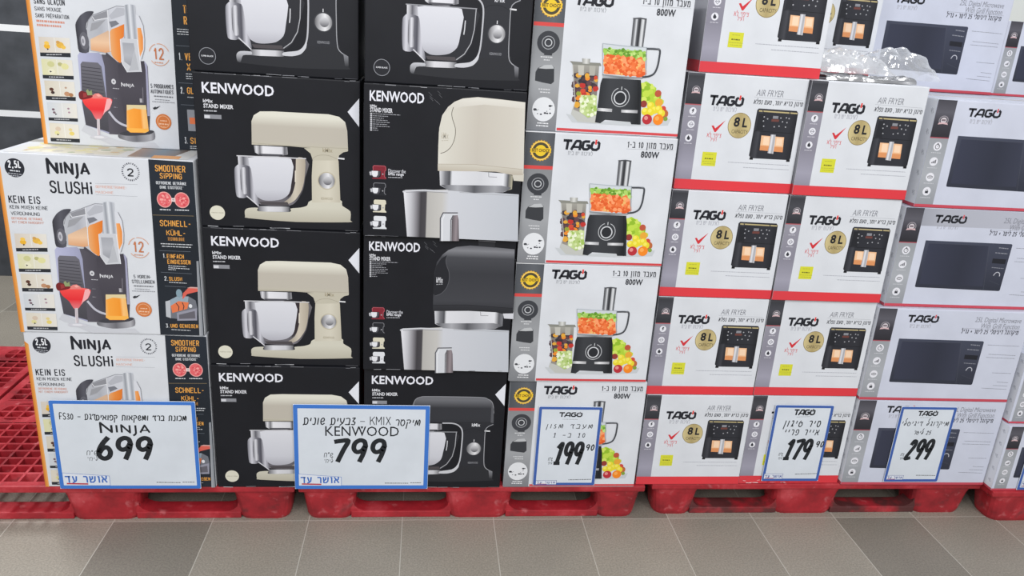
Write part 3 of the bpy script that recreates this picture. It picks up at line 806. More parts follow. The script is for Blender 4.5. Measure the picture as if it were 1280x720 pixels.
    P.poly([(187.2,386.2),(233,404.9),(233.3,384.9),(188.9,372.5)], '#8b8c92'); P.poly([(184,366.7),(227.4,379.8),(199.5,352.1),(177.1,342.8)], '#97989d')
    P.poly([(236.4,374.6),(256.4,379),(266,370.1),(241,357.5)], '#767880'); P.poly([(238,391.3),(262.4,416),(284.5,415.6),(286.6,397.1),(243.3,381.2)], '#b0b2b9')
    P.stroke([(234.8,407.1),(233.8,373.8),(233.9,342.5),(231.9,289.8)], 2.2, '#d9dade'); P.stroke([(188.7,385.6),(194,375.5),(232.6,384.9)], 2.0, '#dcdde1')
    P.stroke([(168.8,353.5),(175.1,374.6),(187.5,389),(233.3,407.7),(262.8,420.1),(284.9,419.8)], 1.8, '#85868c'); P.stroke([(327.1,396.2),(336.9,369.8),(337.8,329.5),(334.7,301.1),(324.1,272.3)], 2.2, '#8f9096')
    P.poly([(219.7,285.8),(250.6,259.4),(262.5,255.6),(251.5,251.6),(215.7,276.8)], '#4b4850')
    P.ell([(157.2,314.8),(171.1,315.4),(159.9,340)], '#64646c', 18); P.ell([(154.1,314.6),(160.4,314.9),(155.6,329.3)], '#b9b9c0', 14); P.ell([(153.4,313.9),(156.5,314),(154.1,320.9)], '#8a8a92', 10)
    # steel column and clear spout
    P.poly([(286.9,424.7),(301.5,428.2),(317.7,425.5),(315.4,329.2),(275.7,328.9)], '#b4b8c0', ('u', [(222, '#8b8f97'), (228, '#c9ccd2'), (236, '#8e929a'), (243, '#d6d9de'), (251, '#9a9ea6'), (258, '#c2c5cb')]))
    P.poly([(264.3,325.6),(276.4,329.7),(316.1,326.8),(319.7,234.2),(276.8,230.5),(263.1,255.6)], '#c4c6cb')
    P.poly([(270.1,316.8),(304,316.8),(305.7,299.9),(288.2,249.5),(270.7,261.6)], '#a4a6ac', ('v', [(150, '#94969d'), (190, '#aeb0b6'), (235, '#a0a2a9')])); P.poly([(288.2,249.5),(305.3,296.4),(313.1,239.7),(280.4,234.2)], '#b2b4b9')
    P.stroke([(316.1,326.8),(319.7,234.2)], 2.4, '#dfe0e4'); P.stroke([(264.9,325.7),(263.7,255.7),(276.9,231.2)], 2, '#dcdde1')
    # white hose arc, tray, glass, cocktail
    P.stroke(smooth_path([(210.6,108.1),(226.9,85.3),(242.8,73.6),(259.2,67.7)]), 7, '#b9b9c4')
    P.poly(rounded([(232.9,41.7),(260.9,52),(327,58.4),(344.2,54.6),(343.5,31.2),(319.2,22.8),(276.5,18.9),(233.8,28.4)]), '#7d7d83', ('u', [(180, '#5d5d62'), (205, '#8f8f95'), (240, '#6a6a70'), (285, '#a9a9ae'), (300, '#6f6f75')]))
    P.poly(rounded([(234.2,42.5),(260.9,52),(327,58.4),(343.6,54.6),(328.9,45),(284.6,38.9),(253.3,37.4)]), '#3f3f45')
    P.poly([(265.8,132),(324.8,133.9),(327.3,54.9),(315.2,48.9),(269.8,47.7),(259.1,55.8)], '#eea03f', ('u', [(212, '#e8b572'), (222, '#efa040'), (255, '#ea9330'), (262, '#f0bd78'), (275, '#ecb264')]))
    P.poly([(265.9,132.7),(324.9,134.6),(325.5,120.7),(307.6,121.5),(286,122.9),(265.5,115.3)], '#d8c79a')
    P.poly([(259.6,54.8),(271.5,49.1),(315.3,50.3),(326.7,55.5),(326.6,61.9),(261.8,61.8)], '#f2b14e')
    P.poly(rounded([(130.6,148.9),(136.5,159.4),(216.2,149.7),(222.2,138.9),(212.2,117.8),(196.5,105.2),(184,87.5),(178.3,82.9),(168.2,82.6),(162.4,92.1),(155.5,107.5),(137.6,125.8)]), '#e2393c', ('v', [(65, '#d9787c'), (95, '#de2f35'), (125, '#ea4a48'), (140, '#f08a86')]))
    P.poly([(206.8,147),(217.8,149.8),(222.2,138.9),(212.2,117.8),(196.5,105.2),(190.4,96.4),(197.7,117.4)], '#eaa9ab')
    P.poly([(164,154.8),(173.1,161.3),(184,163),(194.5,155.8),(195.7,149),(164,146.6)], '#df7f79'); P.poly([(175.8,158),(183.8,161),(190.8,155),(181.4,152.7)], '#eda59c')
    P.poly(rounded([(123.9,160.3),(132.8,167.4),(149,163.2),(165,155.9),(159.6,147.8),(129.7,140.7),(123.3,148.7)]), '#742629'); P.poly([(136.7,160.8),(145.9,162.1),(147.8,150.9),(136.8,147.1)], '#98383a')
    P.poly([(146.6,168.9),(152.5,173.6),(156.9,165.9),(163.6,171.9),(164.7,156.2),(149.7,155)], '#8c9a6c')
    P.poly([(170.3,84.7),(178.9,85),(175.7,35),(167,34.7)], '#cdc3c8', ('u', [(138, '#e3dde0'), (141, '#b9aeb4'), (144, '#dcd6da')]))
    P.ell([(171.9,28.2),(200.4,28.9),(172.6,34.5)], '#c6c6cd', 20); P.ell([(172,28.9),(187.5,29.3),(172.3,32.1)], '#d9d9de', 16)
    P.done()
    # functions ring, presets, seal
    P = F.part('functions_ring')
    (cx, cy), (rx, _), (_, ry) = [(378.1,288),(408.7,289.2),(380.8,320)]
    for a0, a1 in ((20, 100), (110, 165), (215, 335)): P.ring((cx, cy), abs(rx - cx), 2.0, '#d6a184', 30, abs(ry - cy), a0, a1)
    P.din('12', [(360.6,273),(392.1,307.7)], '#bf744c', .13, .35); P.micro([(362.3,265.2),(389.1,264.1)], '#cf9478', 3.4)
    P.done('copper coloured 12 in a broken ring')
    P = F.part('preset_text')
    if french:
        P.din('5 PROGRAMMES', [(344.4,187.8),(413.8,200.5)], '#4b4d53', .13, .36); P.din('AUTOMATIQUES', [(343,172.2),(412.5,183.9)], '#4b4d53', .13, .36)
    else:
        P.din('5 VOREIN-', [(353.8,189.1),(406,199.9)], '#4b4d53', .13, .36); P.din('STELLUNGEN', [(347.7,172.4),(415,184)], '#4b4d53', .13, .36)
    P.micro([(352.3,163.9),(410.2,163)], '#6a6c72', 3.2); P.micro([(354.6,154.3),(399,152.9)], '#85878d', 1.8); P.micro([(345.5,147),(414.2,146.5)], '#85878d', 1.8)
    P.poly([(345.4,127.2),(354.5,132),(355.5,129.3),(369.8,135.3),(357.7,125.2),(348.7,122.4)], '#2b2d33')
    P.done()
    P = F.part('seal')
    P.ell([(375.4,86.1),(399.6,85.8),(377.4,110.4)], '#c9753f', 24); P.ring(*(lambda q: (q[0], abs(q[1][0] - q[0][0])))([(375.4,86.1),(393.7,86.7)]), 2.2, '#dba27c')
    P.micro([(365.6,89.4),(386,88.9)], '#e3b899', 3.2); P.micro([(360.7,79.7),(389.9,78.5)], '#e3b899', 4); P.micro([(365.7,71.8),(382.9,70.5)], '#dba27c', 2.6)
    P.done('round copper coloured seal')
    # dark feature panel
    P = F.part('feature_panel')
    pl = [(427.2,560.8),(419.3,6.3)]
    ul, ub = pl[0][0], pl[1][0]
    P.poly([(ub, 2), (full - 1, 2), (full - 1, H * 1000 - 4), (ul, H * 1000 - 2)], '#242931', ('v', [(0, '#262b33'), (300, '#20252c'), (560, '#262c35')]))
    og, wt = '#dc9d4b', '#c9ccd0'
    if not french:
        P.din('SMOOTHER', [(444.3,526),(530.8,546)], og, .15, .36); P.din('SiPPING', [(456.2,504.9),(519.5,522.5)], og, .15, .36)
        P.din('GEFRORENE GETRÄNKE', [(443.8,487.7),(531,497)], wt, .17, .45); P.din('OHNE EISSTÜCKE*', [(453.8,474.7),(521.9,483.8)], wt, .17, .45)
        for q in ([(464.2,441.4),(486.1,441.7),(466.1,465.8)], [(514.8,441.9),(536.8,442.2),(516.5,466)]):
            P.ell(q, '#e3a49f', 22); (cc, pa, pb) = q
            P.disc(cc, abs(pa[0] - cc[0]) * .9, '#d96468', 20, abs(pb[1] - cc[1]) * .9)
            r = abs(pa[0] - cc[0]) * .75
            for k in range(26):
                a = random.Random(k * 3 + int(cc[0])); t = a.uniform(0, 6.28); d = a.uniform(0, r)
                P.disc((cc[0] + d * cos(t), cc[1] + d * sin(t)), a.uniform(1.5, 4), a.choice(['#e58a8a', '#c94a52', '#eb9e98']), 6)
        P.rect([(484.2,436.4),(496.2,447.4)], '#e1cfcd'); P.rect([(487.1,440.5),(493.6,443.2)], '#8f8486')
        P.micro([(448.8,410.6),(480,410.5)], wt, 3.4); P.micro([(492.7,411.1),(533.2,411.4)], wt, 3.4)
        P.stroke([(427.3,392.7),(546.2,394.2)], 1.2, '#8c7a5c')
        P.din('SCHNELL-', [(445.5,358.8),(536.1,378.3)], og, .15, .36); P.din('KÜHL-', [(462.3,330.2),(518.8,347.3)], og, .15, .36); P.din('TECHNOLOGIE', [(464.8,313.9),(514.6,325.1)], '#b58146', .17, .4)
        P.micro([(443.1,303.5),(536.5,302.8)], wt, 2.6); P.micro([(446.5,295.6),(532.6,294.6)], wt, 2.6)
        P.stroke([(438,280.9),(529.2,281)], 1, '#6f7680')
        P.din('1.', [(446.9,257.9),(456.2,272.7)], wt, .16); P.din('EINFACH', [(458.3,257),(508.7,271.2)], og, .16, .36); P.din('EINGIESSEN', [(458.6,239.5),(527.2,253.4)], og, .16, .36)
        P.micro([(460.6,233.2),(513.3,231.5)], wt, 2.2); P.micro([(460.1,226.9),(522.7,224.6)], wt, 2.2); P.micro([(459.7,221.4),(481.9,220.4)], wt, 2.2)
        P.stroke([(436.7,211.5),(528.3,209.3)], 1, '#6f7680')
        P.din('2.', [(445.3,184.5),(457.1,198.6)], wt, .16); P.din('SLUSH', [(459.3,184.6),(498.4,197.3)], og, .16, .36); P.micro([(459,179.5),(511.1,177.6)], wt, 2.2)
        P.stroke([(445.6,166.3),(508.5,164.7)], 1, '#6f7680')
        P.poly([(442.4,114.7),(458.7,120.7),(477.9,133.3),(477.3,147.1),(487,154.8),(495.6,147.7),(494.9,137.5),(513.9,134.4),(534.7,121.2),(538.7,93.4),(534.3,53),(456.1,59.3),(441.1,64.5)], '#6d7078')
        P.poly([(443.3,115.6),(457.8,119.8),(455.7,59.3),(441.9,64.5)], '#b4b7bc')
        P.poly([(458.8,122.1),(480.4,133.4),(513.8,133.1),(510.8,114.4),(457.2,101.2)], '#8fa0ac')
        P.poly([(458,101.3),(482.6,117.7),(513.3,114),(507.6,92.5),(461.2,77.2)], '#d8744a'); P.stroke([(474.6,111),(482.8,98.3),(480.2,85.6)], 2.5, '#2d2f35'); P.stroke([(493.6,113.4),(498.1,100.6),(494.7,89.3)], 2.5, '#2d2f35')
        P.poly([(497.9,144.1),(515.9,163.1),(548.4,161.9),(545.2,152.1),(510.2,141.7),(497.4,125.6),(494.9,125.5)], '#d05f52'); P.poly([(510.8,162),(522.4,166.1),(548.6,165.1),(547.5,161.4)], '#c9a09a')
        P.ell([(486.2,143.7),(495.4,144),(487.2,157.6)], '#7f97a3', 14)
        P.poly([(474.7,78.5),(536.3,95.2),(535.2,54),(474.4,51.4)], '#8f8f9c'); P.poly([(480.9,71.7),(529.8,85.7),(530.6,60.4),(480.7,57.6)], '#626068'); P.ell([(517.9,102.1),(523.3,101.8),(518.3,108.6)], '#d9dbde', 12)
        P.din('3.', [(438.2,27),(449.3,40.4)], wt, .16); P.din('UND GENIEßEN', [(452.5,27.3),(536.8,40.3)], og, .16, .36); P.micro([(454.5,20.8),(512.4,18.5)], wt, 2.2)
        P.poly([(545.3,250.9),(552,252),(551.5,0.5),(539.2,0.2)], '#94979c', ('u', [(540, '#a4a7ac'), (555, '#7e8288')]))
    else:
        x0 = ul + 10
        P.disc((x0 + 24, 505), 25, '#d96468', 18); P.micro([(x0 + 4, 470), (x0 + 40, 470)], wt, 3)
        P.stroke([(x0 - 6, 452), (full - 4, 452)], 1, '#6f7680')
        P.din('TE', [(x0 + 22, 412), (x0 + 44, 436)], og, .16); P.din('RA', [(x0 + 22, 380), (x0 + 44, 404)], og, .16)
        for k in range(3): P.micro([(x0, 366 - 7 * k), (full - 6, 366 - 7 * k)], wt, 2.2)
        P.stroke([(x0 - 6, 318), (full - 4, 318)], 1, '#6f7680')
        P.din('1.', [(x0, 276), (x0 + 10, 298)], wt, .16); P.din('VE', [(x0 + 18, 276), (x0 + 40, 298)], og, .16); P.din('X', [(x0 + 22, 246), (x0 + 34, 268)], og, .16)
        for k in range(3): P.micro([(x0 + 18, 236 - 7 * k), (full - 6, 236 - 7 * k)], wt, 2.2)
        P.stroke([(x0 - 6, 208), (full - 4, 208)], 1, '#6f7680')
        P.din('2.', [(x0 - 2, 176), (x0 + 10, 196)], wt, .16); P.din('GL', [(x0 + 18, 176), (x0 + 40, 196)], og, .16); P.micro([(x0 + 18, 166), (full - 6, 166)], wt, 2.2)
        P.stroke([(x0 - 4, 142), (full - 4, 142)], 1, '#6f7680')
        P.rect([(x0 + 14, 62), (full - 6, 128)], '#8a8d94'); P.rect([(x0 + 20, 84), (full - 6, 104)], '#d8744a')
        P.din('3.', [(x0, 22), (x0 + 10, 42)], wt, .16); P.din('SI', [(x0 + 18, 22), (x0 + 36, 42)], og, .16)
        for k in range(2): P.micro([(x0 + 16, 14 - 6 * k), (full - 6, 14 - 6 * k)], wt, 2.2)
    P.done('dark panel with orange headings')
    # print on the top flap
    T = Face(root, W, H, D, 'top', sx=W / .555)
    P = T.part('top_print')
    P.poly([(20, 8), (535, 8), (535, 200), (20, 200)], '#d2d3d2')
    P.poly([(60, 30), (330, 30), (330, 190), (60, 190)], '#cfcbb9'); P.blobs([(60, 30), (330, 30), (330, 190), (60, 190)], ['#d6cf9c', '#b9b7b2', '#e0dccd', '#c9b18c', '#a9b39a'], 40, 8, 24, 4)
    P.poly([(360, 20), (480, 20), (500, 190), (350, 190)], '#7d6a60', ('u', [(360, '#a08674'), (420, '#6f7f8c'), (480, '#7a6a5e')])); P.poly([(430, 10), (510, 10), (505, 60), (425, 60)], '#d89a5c')
    P.done()

# ---------------------------------------------------------------- stand mixer cartons
MIX_D = [(128,620)]
def kenwood_text(P, a, ink='#dfe0e8'):
    P.text('KENWOOD', a, ink, bold=0.022)

def mini_mixer(P, cx, cy, s, body, out=None):
    def q(pts): return [(cx + x * s, cy + y * s) for x, y in pts]
    P.poly(q([(-.28, .5), (.5, .5), (.58, .42), (.6, .2), (.52, .12), (.5, -.3), (.62, -.42), (.62, -.5), (-.4, -.5), (-.42, -.42), (.1, -.38), (.22, -.3), (.22, .12), (-.34, .14), (-.36, .4)]), body)
    if out: P.stroke(q([(-.34, .14), (-.36, .4), (-.28, .5), (.5, .5), (.58, .42), (.6, .2), (.52, .12), (.5, -.3), (.62, -.42)]), s * .05, out)
    P.poly(q([(-.58, .1), (.2, .1), (.14, -.25), (0, -.4), (-.3, -.4), (-.4, -.3), (-.55, -.3), (-.6, -.1)]), '#4a4a50')
    P.poly(q([(-.45, .1), (.02, .1), (.0, -.18), (-.1, -.34), (-.32, -.34), (-.42, -.2)]), '#d9dade')
    P.poly(q([(-.62, .02), (-.46, .04), (-.44, -.22), (-.58, -.24)]), '#b9babf')
    P.disc((cx + s * .37, cy - s * .12), s * .06, '#9a9a9e', 8)

def mixer_side_art(root, W, D, H, dark, ct):
    F = Face(root, W, H, D)
    P = F.part('brand_logo'); kenwood_text(P, [(25.7,401.6),(230.1,432.9)]); P.done()
    P = F.part('product_text')
    P.text('kMix', [(27,374.2),(54.5,384)], '#d4d5da', .03); P.text('STAND MIXER', [(27.4,358.7),(112.1,371)], '#d4d5da', .03)
    P.micro([(27.9,350.4),(65.5,350.8)], '#b4b5ba', 3.6); P.rect([(27.8,327.8),(76.8,340.1)], '#85868c'); P.rect([(28.6,328.7),(44,337.7)], '#c9cacf')
    P.done()
    P = F.part('corner_arrow'); P.poly([(W * 1000 - 3, 410), (W * 1000 - 37, 369), (W * 1000 - 3, 326)], '#d9dbe2'); P.done('white triangle pointing left')
    P = F.part('colour_badge')
    (c, p_, q_) = [(49.4,44.1),(72,43.2),(50.7,68.4)]
    r = abs(p_[0] - c[0])
    if dark:
        P.disc(c, r * 1.05, '#8e9096', 30); P.disc(c, r * .98, '#26272c', 30); P.text('SUPER BLACK', [(c[0] - r * .75, c[1] - 2.2), (c[0] + r * .75, c[1] + 2.2)], '#cfd0d4', .03)
    else:
        P.disc(c, r, '#d3d0bf', 26); P.text('ALMOND CREAM', [(c[0] - r * .8, c[1] - 1.8), (c[0] + r * .8, c[1] + 1.8)], '#a09c8b', .02)
    P.done()
    P = F.part('mixer_picture')
    if dark: top, mid, low, neck, base, seam = '#6a6b70', '#34353a', '#2b2c31', '#2c2d32', '#2b2c30', '#1f2024'
    else: top, mid, low, neck, base, seam = '#d6d4c7', '#b6b0a4', '#bab5a4', '#c0bbaa', '#c8c5b6', '#a39c8c'
    # bowl first
    bowl = [(122,221.4),(317.3,223.1),(315.1,165),(307.9,126.7),(290,93.3),(265,75),(182,74.9),(158.3,89.5),(150,121.9),(143.7,196.8)]
    P.poly([(171.1,70.2),(265.9,71.7),(265.4,55.1),(171.4,52.5)], '#8c8c90', ('u', [(120, '#5d5d62'), (150, '#d0d0d4'), (190, '#c4c4c8'), (215, '#55555a')]))
    P.poly(rounded(bowl), '#6a676a' if not dark else '#2a2b30', ('v', [(70, '#77747a'), (100, '#4d4b50'), (200, '#6d6a6d')]) if not dark else None)
    if not dark:
        P.poly(rounded([(288.2,220.4),(315.8,220.9),(313.1,164.9),(304.5,126.6),(285.1,95.4),(265.2,81.6),(245.6,82.1),(270.7,103.7),(284.3,142.3)]), '#b2a899', ('u', [(225, '#8f877c'), (245, '#c4bbab'), (262, '#a69c8c')]))
        P.poly([(274.7,220),(288.7,220.5),(285.5,147.8),(275.8,114.8),(260.8,99.1),(268.8,125.5),(274.2,163.7)], '#332d31')
        P.poly([(284.9,184.5),(288.3,185.7),(287.4,149),(283.6,149.9)], '#d5cdbf')
    else:
        P.stroke([(316.3,223),(313.6,165),(305.5,126.7),(287.6,96),(265.1,78.8)], 2.6, '#a4a5a9'); P.stroke([(286.5,188.3),(285.4,164),(283.6,150.5)], 3.0, '#c6c7cb')
    P.poly(rounded([(148.4,218.1),(274.7,220),(272.7,142),(265,111.8),(243.5,94.2),(211.7,88.3),(187.4,89.3),(168.5,100.7),(159.7,122.2),(157.6,165.3)]), '#c6c7ce', ('v', [(60, '#aaaab2'), (110, '#c4c5cc'), (250, '#d2d3d9')]))
    P.stroke([(115.4,222.2),(221,222.8),(318.2,223.1)], 3.0, '#c4c4c8' if not dark else '#8c8d92')
    # handle
    P.poly([(118.2,221.3),(148.5,220.2),(151,190.7),(118.8,192.7)], '#8f8f96', ('u', [(92, '#d5d5da'), (103, '#5d5d64'), (115, '#b9b9c0')]))
    P.poly(rounded([(106.9,182.2),(114,192.6),(120.8,196),(151.1,191.7),(157.6,165.3),(162.4,116.9),(170.8,98.1),(174.7,73.5),(158.1,84),(139.3,95.5),(129.5,93.1),(109.5,97.9),(105.9,142.1)]), '#8c8c94', ('u', [(84, '#6f6f78'), (92, '#c9c9d0'), (103, '#77777f'), (113, '#4b4b54'), (121, '#c2c2ca'), (130, '#6a6a72')]))
    P.poly(rounded([(123.8,179.1),(132.8,187.9),(139.3,183.3),(138.2,137.8),(142.8,110.9),(131,105.1),(123.1,121.1)]), '#a8a8b0', ('u', [(100, '#4a4a52'), (108, '#d2d2d8'), (116, '#4d4d56')]))
    P.stroke([(139.5,99.9),(160.4,81.4),(173.1,70.2)], 3, '#cfcfd4')
    P.poly([(175.1,84.5),(260.4,85.9),(265,75),(182,74.9)], '#4c484b')
    # base, neck, head
    P.poly(rounded([(131.8,36.6),(131.7,54.8),(142.7,62.8),(170.9,64.6),(172.4,53.7),(265.4,55.1),(268.7,66.2),(299.3,70.4),(319.1,77.6),(331.8,94.5),(419.5,99.8),(425.8,81.7),(450.7,64.5),(450.6,36.4),(447.1,29.6),(283.4,24.3),(141.3,30.7)]), base, ('v', [(28, '#b0ab9b' if not dark else base), (50, base), (62, base)]))
    P.poly([(339.3,235.6),(409.8,238.1),(415.5,219.6),(418.8,135.6),(420.4,91.5),(334.1,88),(334.7,171.1)], neck, ('u', [(285, neck), (330, '#cbc6b6' if not dark else neck), (360, '#b9b3a2' if not dark else neck)]))
    P.poly([(313.1,254.8),(444.1,259.6),(443.1,251.1),(429.4,247.4),(417.1,237.3),(413.6,222.2),(339,218.5),(332.1,239.6)], low)
    P.poly([(160.5,257.5),(162.5,327),(169.7,344.7),(188,356.7),(225.6,358.8),(386.9,359),(418.1,353.1),(435.8,338.2),(441.9,312.4),(444.1,252.2),(375.9,253.9),(270,258.4)], mid, ('v', [(205, low), (228, mid), (275, mid), (308, top), (322, top)]))
    P.poly([(166.1,255.6),(264.2,255),(265.5,232.9),(254.8,229.9),(179.3,228.7),(169,234.7)], '#a9a9ae', ('u', [(135, '#77777c'), (142, '#d2d2d6'), (150, '#6d6d72'), (158, '#dcdce0'), (205, '#cfcfd4'), (211, '#5f5f64'), (220, '#8c8c90')]))
    P.poly([(176.1,231.8),(254.9,232.5),(235.5,225.5),(192.5,225)], '#505056')
    P.stroke([(161.7,262.7),(270,259.5),(347,259.2),(443.1,259.6)], 1.4, seam)
    P.stroke(smooth_path([(336.6,222.2),(353.8,234),(383,236.1),(410.7,226.4)]), 1.6, seam)
    P.stroke([(414.6,228.7),(432.2,227.7)], 4.5, '#d4d4d6')
    # dial
    (c, p_, q_) = [(379.5,157.9),(404.2,158.7),(379.9,184.4)]
    r = abs(p_[0] - c[0])
    P.disc(c, r * 1.12, '#b5ad97' if not dark else '#3a3b40', 26)
    P.disc(c, r, '#8f8e90', 26, grad=('u', [(c[0] - r, '#5d5d60'), (c[0] - r * .3, '#b5b5b8'), (c[0] + r * .2, '#dcdcde'), (c[0] + r, '#77777a')]))
    P.disc((c[0] + r * .1, c[1]), r * .55, '#9c9c9f', 20, grad=('v', [(c[1] - r * .5, '#55555a'), (c[1] + r * .5, '#c9c9cc')]))
    P.text('kMix', [(368.5,245.1),(397.8,257.9)], '#9c937d' if not dark else '#d2d3d7', .02); P.text('KENWOOD', [(361.5,98.1),(396.7,105.8)], '#9c937d' if not dark else '#8e8f94', .01)
    if dark:
        P.stroke([(378.9,186),(379,194.1)], 2.4, '#d2d3d7')
        P.stroke(smooth_path([(267.6,257.3),(303.5,256.5),(325,246.7),(336.7,224.8),(336.7,171.1),(332.6,111.1),(321.7,84.3),(304.2,71.6),(264.6,62.8)]), 4.6, '#b2b3b8')
        P.poly(rounded([(264.8,67.2),(304.3,73.9),(322.3,87.6),(331.5,105.5),(329.1,83.4),(313.9,65.3),(289.1,57.9),(262.1,58.3)]), '#c2c3c8')
        P.stroke(smooth_path([(442.6,254.2),(425.5,245.1),(416.6,228.7),(416.1,173.7),(417.6,108.1),(424.3,81.6),(449.2,65.6)]), 2.4, '#9c9da2')
        P.poly([(435.8,74.2),(450.2,65.6),(450.6,37.6),(440.6,37.3)], '#6f7075', ('v', [(22, base), (55, '#85868b')]))
        P.stroke(smooth_path([(163.5,307.5),(170.6,342.7),(188.9,355.7),(225.6,358.3),(386.9,358),(417.6,352),(435.8,336.2),(442.4,297.7)]), 2.2, '#8c8d92')
        P.poly(rounded([(131.7,54.8),(142.7,63.3),(172.8,63.6),(173.9,54.8),(149.5,51.9),(141.4,31.8),(131.9,37.1)]), '#9c9da2', ('v', [(24, '#3d3e43'), (60, '#bfc0c5')]))
        P.poly([(432.4,339.1),(441.5,312.3),(443.1,259.6),(433.4,261.4)], '#55565b')
    P.done('black stand mixer picture' if dark else 'cream stand mixer picture')
    P = F.part('edge_wear'); wear(P, W * 1000, H * 1000, ['#8a8b90', '#5d5e63', '#c4c5c9', '#6a6b70'], 11 + dark, 18); P.into(ct)

def mixer_close_art(root, W, D, H, dark, ct):
    F = Face(root, W, H, D)
    Wm, Hm = W * 1000, H * 1000
    P = F.part('brand_logo'); kenwood_text(P, [(17.2,409.7),(175.6,440.6)]); P.done()
    P = F.part('product_text')
    P.text('kMix', [(18.6,391.6),(38.6,399.8)], '#d4d5da', .03); P.text('STAND MIXER', [(18.7,377.9),(84.1,391.2)], '#d4d5da', .03)
    for k, xe in enumerate((285, 200, 172, 200, 212, 195, 212, 130, 134)):
        y = 244 + k * 14
        a = [(19.2,373.3),(26.7,373.8),(19.6,325.5)]
        v = a[0][1] + (a[2][1] - a[0][1]) * k / 8
        P.rect([(a[0][0], v - 2.2), (a[0][0] + 5.5, v + 2.2)], '#b9babf')
        P.micro([(a[1][0], v), (a[1][0] + (xe - 96) / 5.538 * 2.35, v)], '#9c9da3', 1.8)
    P.done()
    P = F.part('colour_range')
    for i, (q, body, out) in enumerate((([(42.7,199.9),(42.9,179.2)], '#7c2732', '#a8525c'), ([(44,148.4),(44.2,128.9)], '#25262b', '#77787d'), ([(45.3,96.2),(45.5,76)], '#cfcab6', None), ([(45.9,44.6),(46.1,23.7)], '#d4d6da', None))):
        mini_mixer(P, q[0][0], q[0][1], abs(q[0][1] - q[1][1]) * 1.95, body, out)
    P.text('Discover the', [(74.1,200.6),(125.8,212.2)], '#c9cad0', .01); P.text('kMix range', [(74.3,189.9),(120.4,201.3)], '#d9dae0', .025); P.micro([(74.3,186.3),(117.9,186.9)], '#b4b5ba', 2.2)
    P.done('four small mixers in red, black, cream and white')
    P = F.part('mixer_picture')
    if dark: hi, body, lo, leaf = '#8a8b8f', '#3b3c41', '#323338', '#24252a'
    else: hi, body, lo, leaf = '#d6d3c8', '#c4bfb4', '#c6c2b6', '#cdcabf'
    # bowl
    P.poly([(121.3,141.2),(127.2,147.7),(254.7,156.9),(475.2,151),(482.6,0.1),(134.4,3.2)], '#c9cbd0', ('u', [(131, '#dcdce1'), (150, '#b9b9be'), (166, '#7d7b80'), (176, '#3f3d41'), (190, '#464448'), (193, '#aeaca8'), (232, '#bcbab6'), (250, '#c4c6cc'), (440, '#b6bac1')]))
    P.stroke([(119.6,143.7),(128.1,147.6),(185,151.5),(254.9,150.8)], 5, '#c4c5ca'); P.stroke([(128.2,142.6),(185.2,147.1),(255,146.4)], 1.6, '#85868b')
    P.stroke([(292.3,149.7),(475.6,145.9)], 2.4, '#a9abb0')
    h = [(236.4,-7.5),(234.8,69.1),(242.1,84.2),(287,85.9),(291.6,71.2),(296.6,-5.5)]
    P.poly(h, '#c9cbd0'); P.poly([(270.8,62.3),(275.5,76),(288.7,77.9),(292.7,63.1),(296.6,-5.5),(272.5,-6.3)], '#6d686c', ('u', [(280, '#4d484c'), (288, '#8f8589'), (294, '#5a5559')]))
    P.stroke([(237.8,-7.4),(235.6,65.1),(243.5,82.9),(288.4,84.6)], 3.6, '#55555a'); P.stroke([(269.8,-6.4),(268.2,60.2),(274.2,76)], 2.4, '#45454a'); P.stroke([(244.4,-7.2),(242.4,61.2),(247.7,75)], 2, '#e2e3e6')
    # collar
    P.poly([(227.8,213.3),(333,216.8),(432.2,214.2),(452.6,208.5),(452.9,166.6),(424.3,154.7),(336.7,149.7),(257.5,154.3),(230.9,169)], '#b9babf', ('u', [(225, '#cfd0d4'), (240, '#77787d'), (252, '#4a4b50'), (258, '#d4d5d9'), (330, '#c9cace'), (390, '#d9dade'), (402, '#55565b'), (414, '#a9a48f' if not dark else '#77787d')]))
    P.poly([(233.4,170.4),(421.5,176),(451.3,170.6),(424.3,154.7),(336.7,149.7),(257.5,154.3)], '#6a6b70', ('u', [(230, '#4a4b50'), (270, '#a4a5aa'), (310, '#55565b'), (360, '#9c9da2'), (400, '#55565b')]))
    P.stroke([(377.8,216.3),(378.7,201.9),(403.8,201.7)], 1.4, '#6a6b70')
    P.poly([(450.9,213.1),(486.7,216),(487.2,192.1),(456.3,193.4)], lo if not dark else '#c9cad0')
    head = [(222.7,213),(221.6,291.2),(222.8,341.6),(230.2,379.3),(246.8,404.9),(265,420.7),(289.6,431.9),(333.6,438.2),(404,435.1),(475.9,430.7),(479.5,342.9),(485.7,212),(452.4,210.5),(398.8,218.6)]
    if dark: P.poly(head, body, ('v', [(215, '#2c2d32'), (250, '#3f4045'), (330, '#37383d'), (375, '#45464b'), (395, '#7d7e83'), (410, '#5a5b60')]))
    else: P.poly(head, body, ('u', [(218, '#d2cfc5'), (260, '#c9c5ba'), (330, '#beb8ad'), (430, '#c6c1b6'), (470, '#cbc7bd')]))
    if not dark: P.poly([(235,385.8),(265,419.5),(289.7,430.7),(333.7,437),(404.1,433.9),(476,429.5),(476.7,412.1),(353.9,417.3),(284.5,407.1)], '#d2cfc5', ('v', [(0, '#c4bfb5'), (10, '#d6d3ca')]))
    P.poly([(221.9,233.7),(331.9,237.6),(481,230.3),(484.4,211.9),(452.4,210.5),(398.8,218.6),(222.7,213)], lo, ('v', [(208, '#b4ab9c' if not dark else '#26272b'), (228, lo)]))
    P.stroke([(222.5,233.7),(331.9,237.6),(481.7,229.6)], 1.4, '#a99f90' if not dark else '#1f2024')
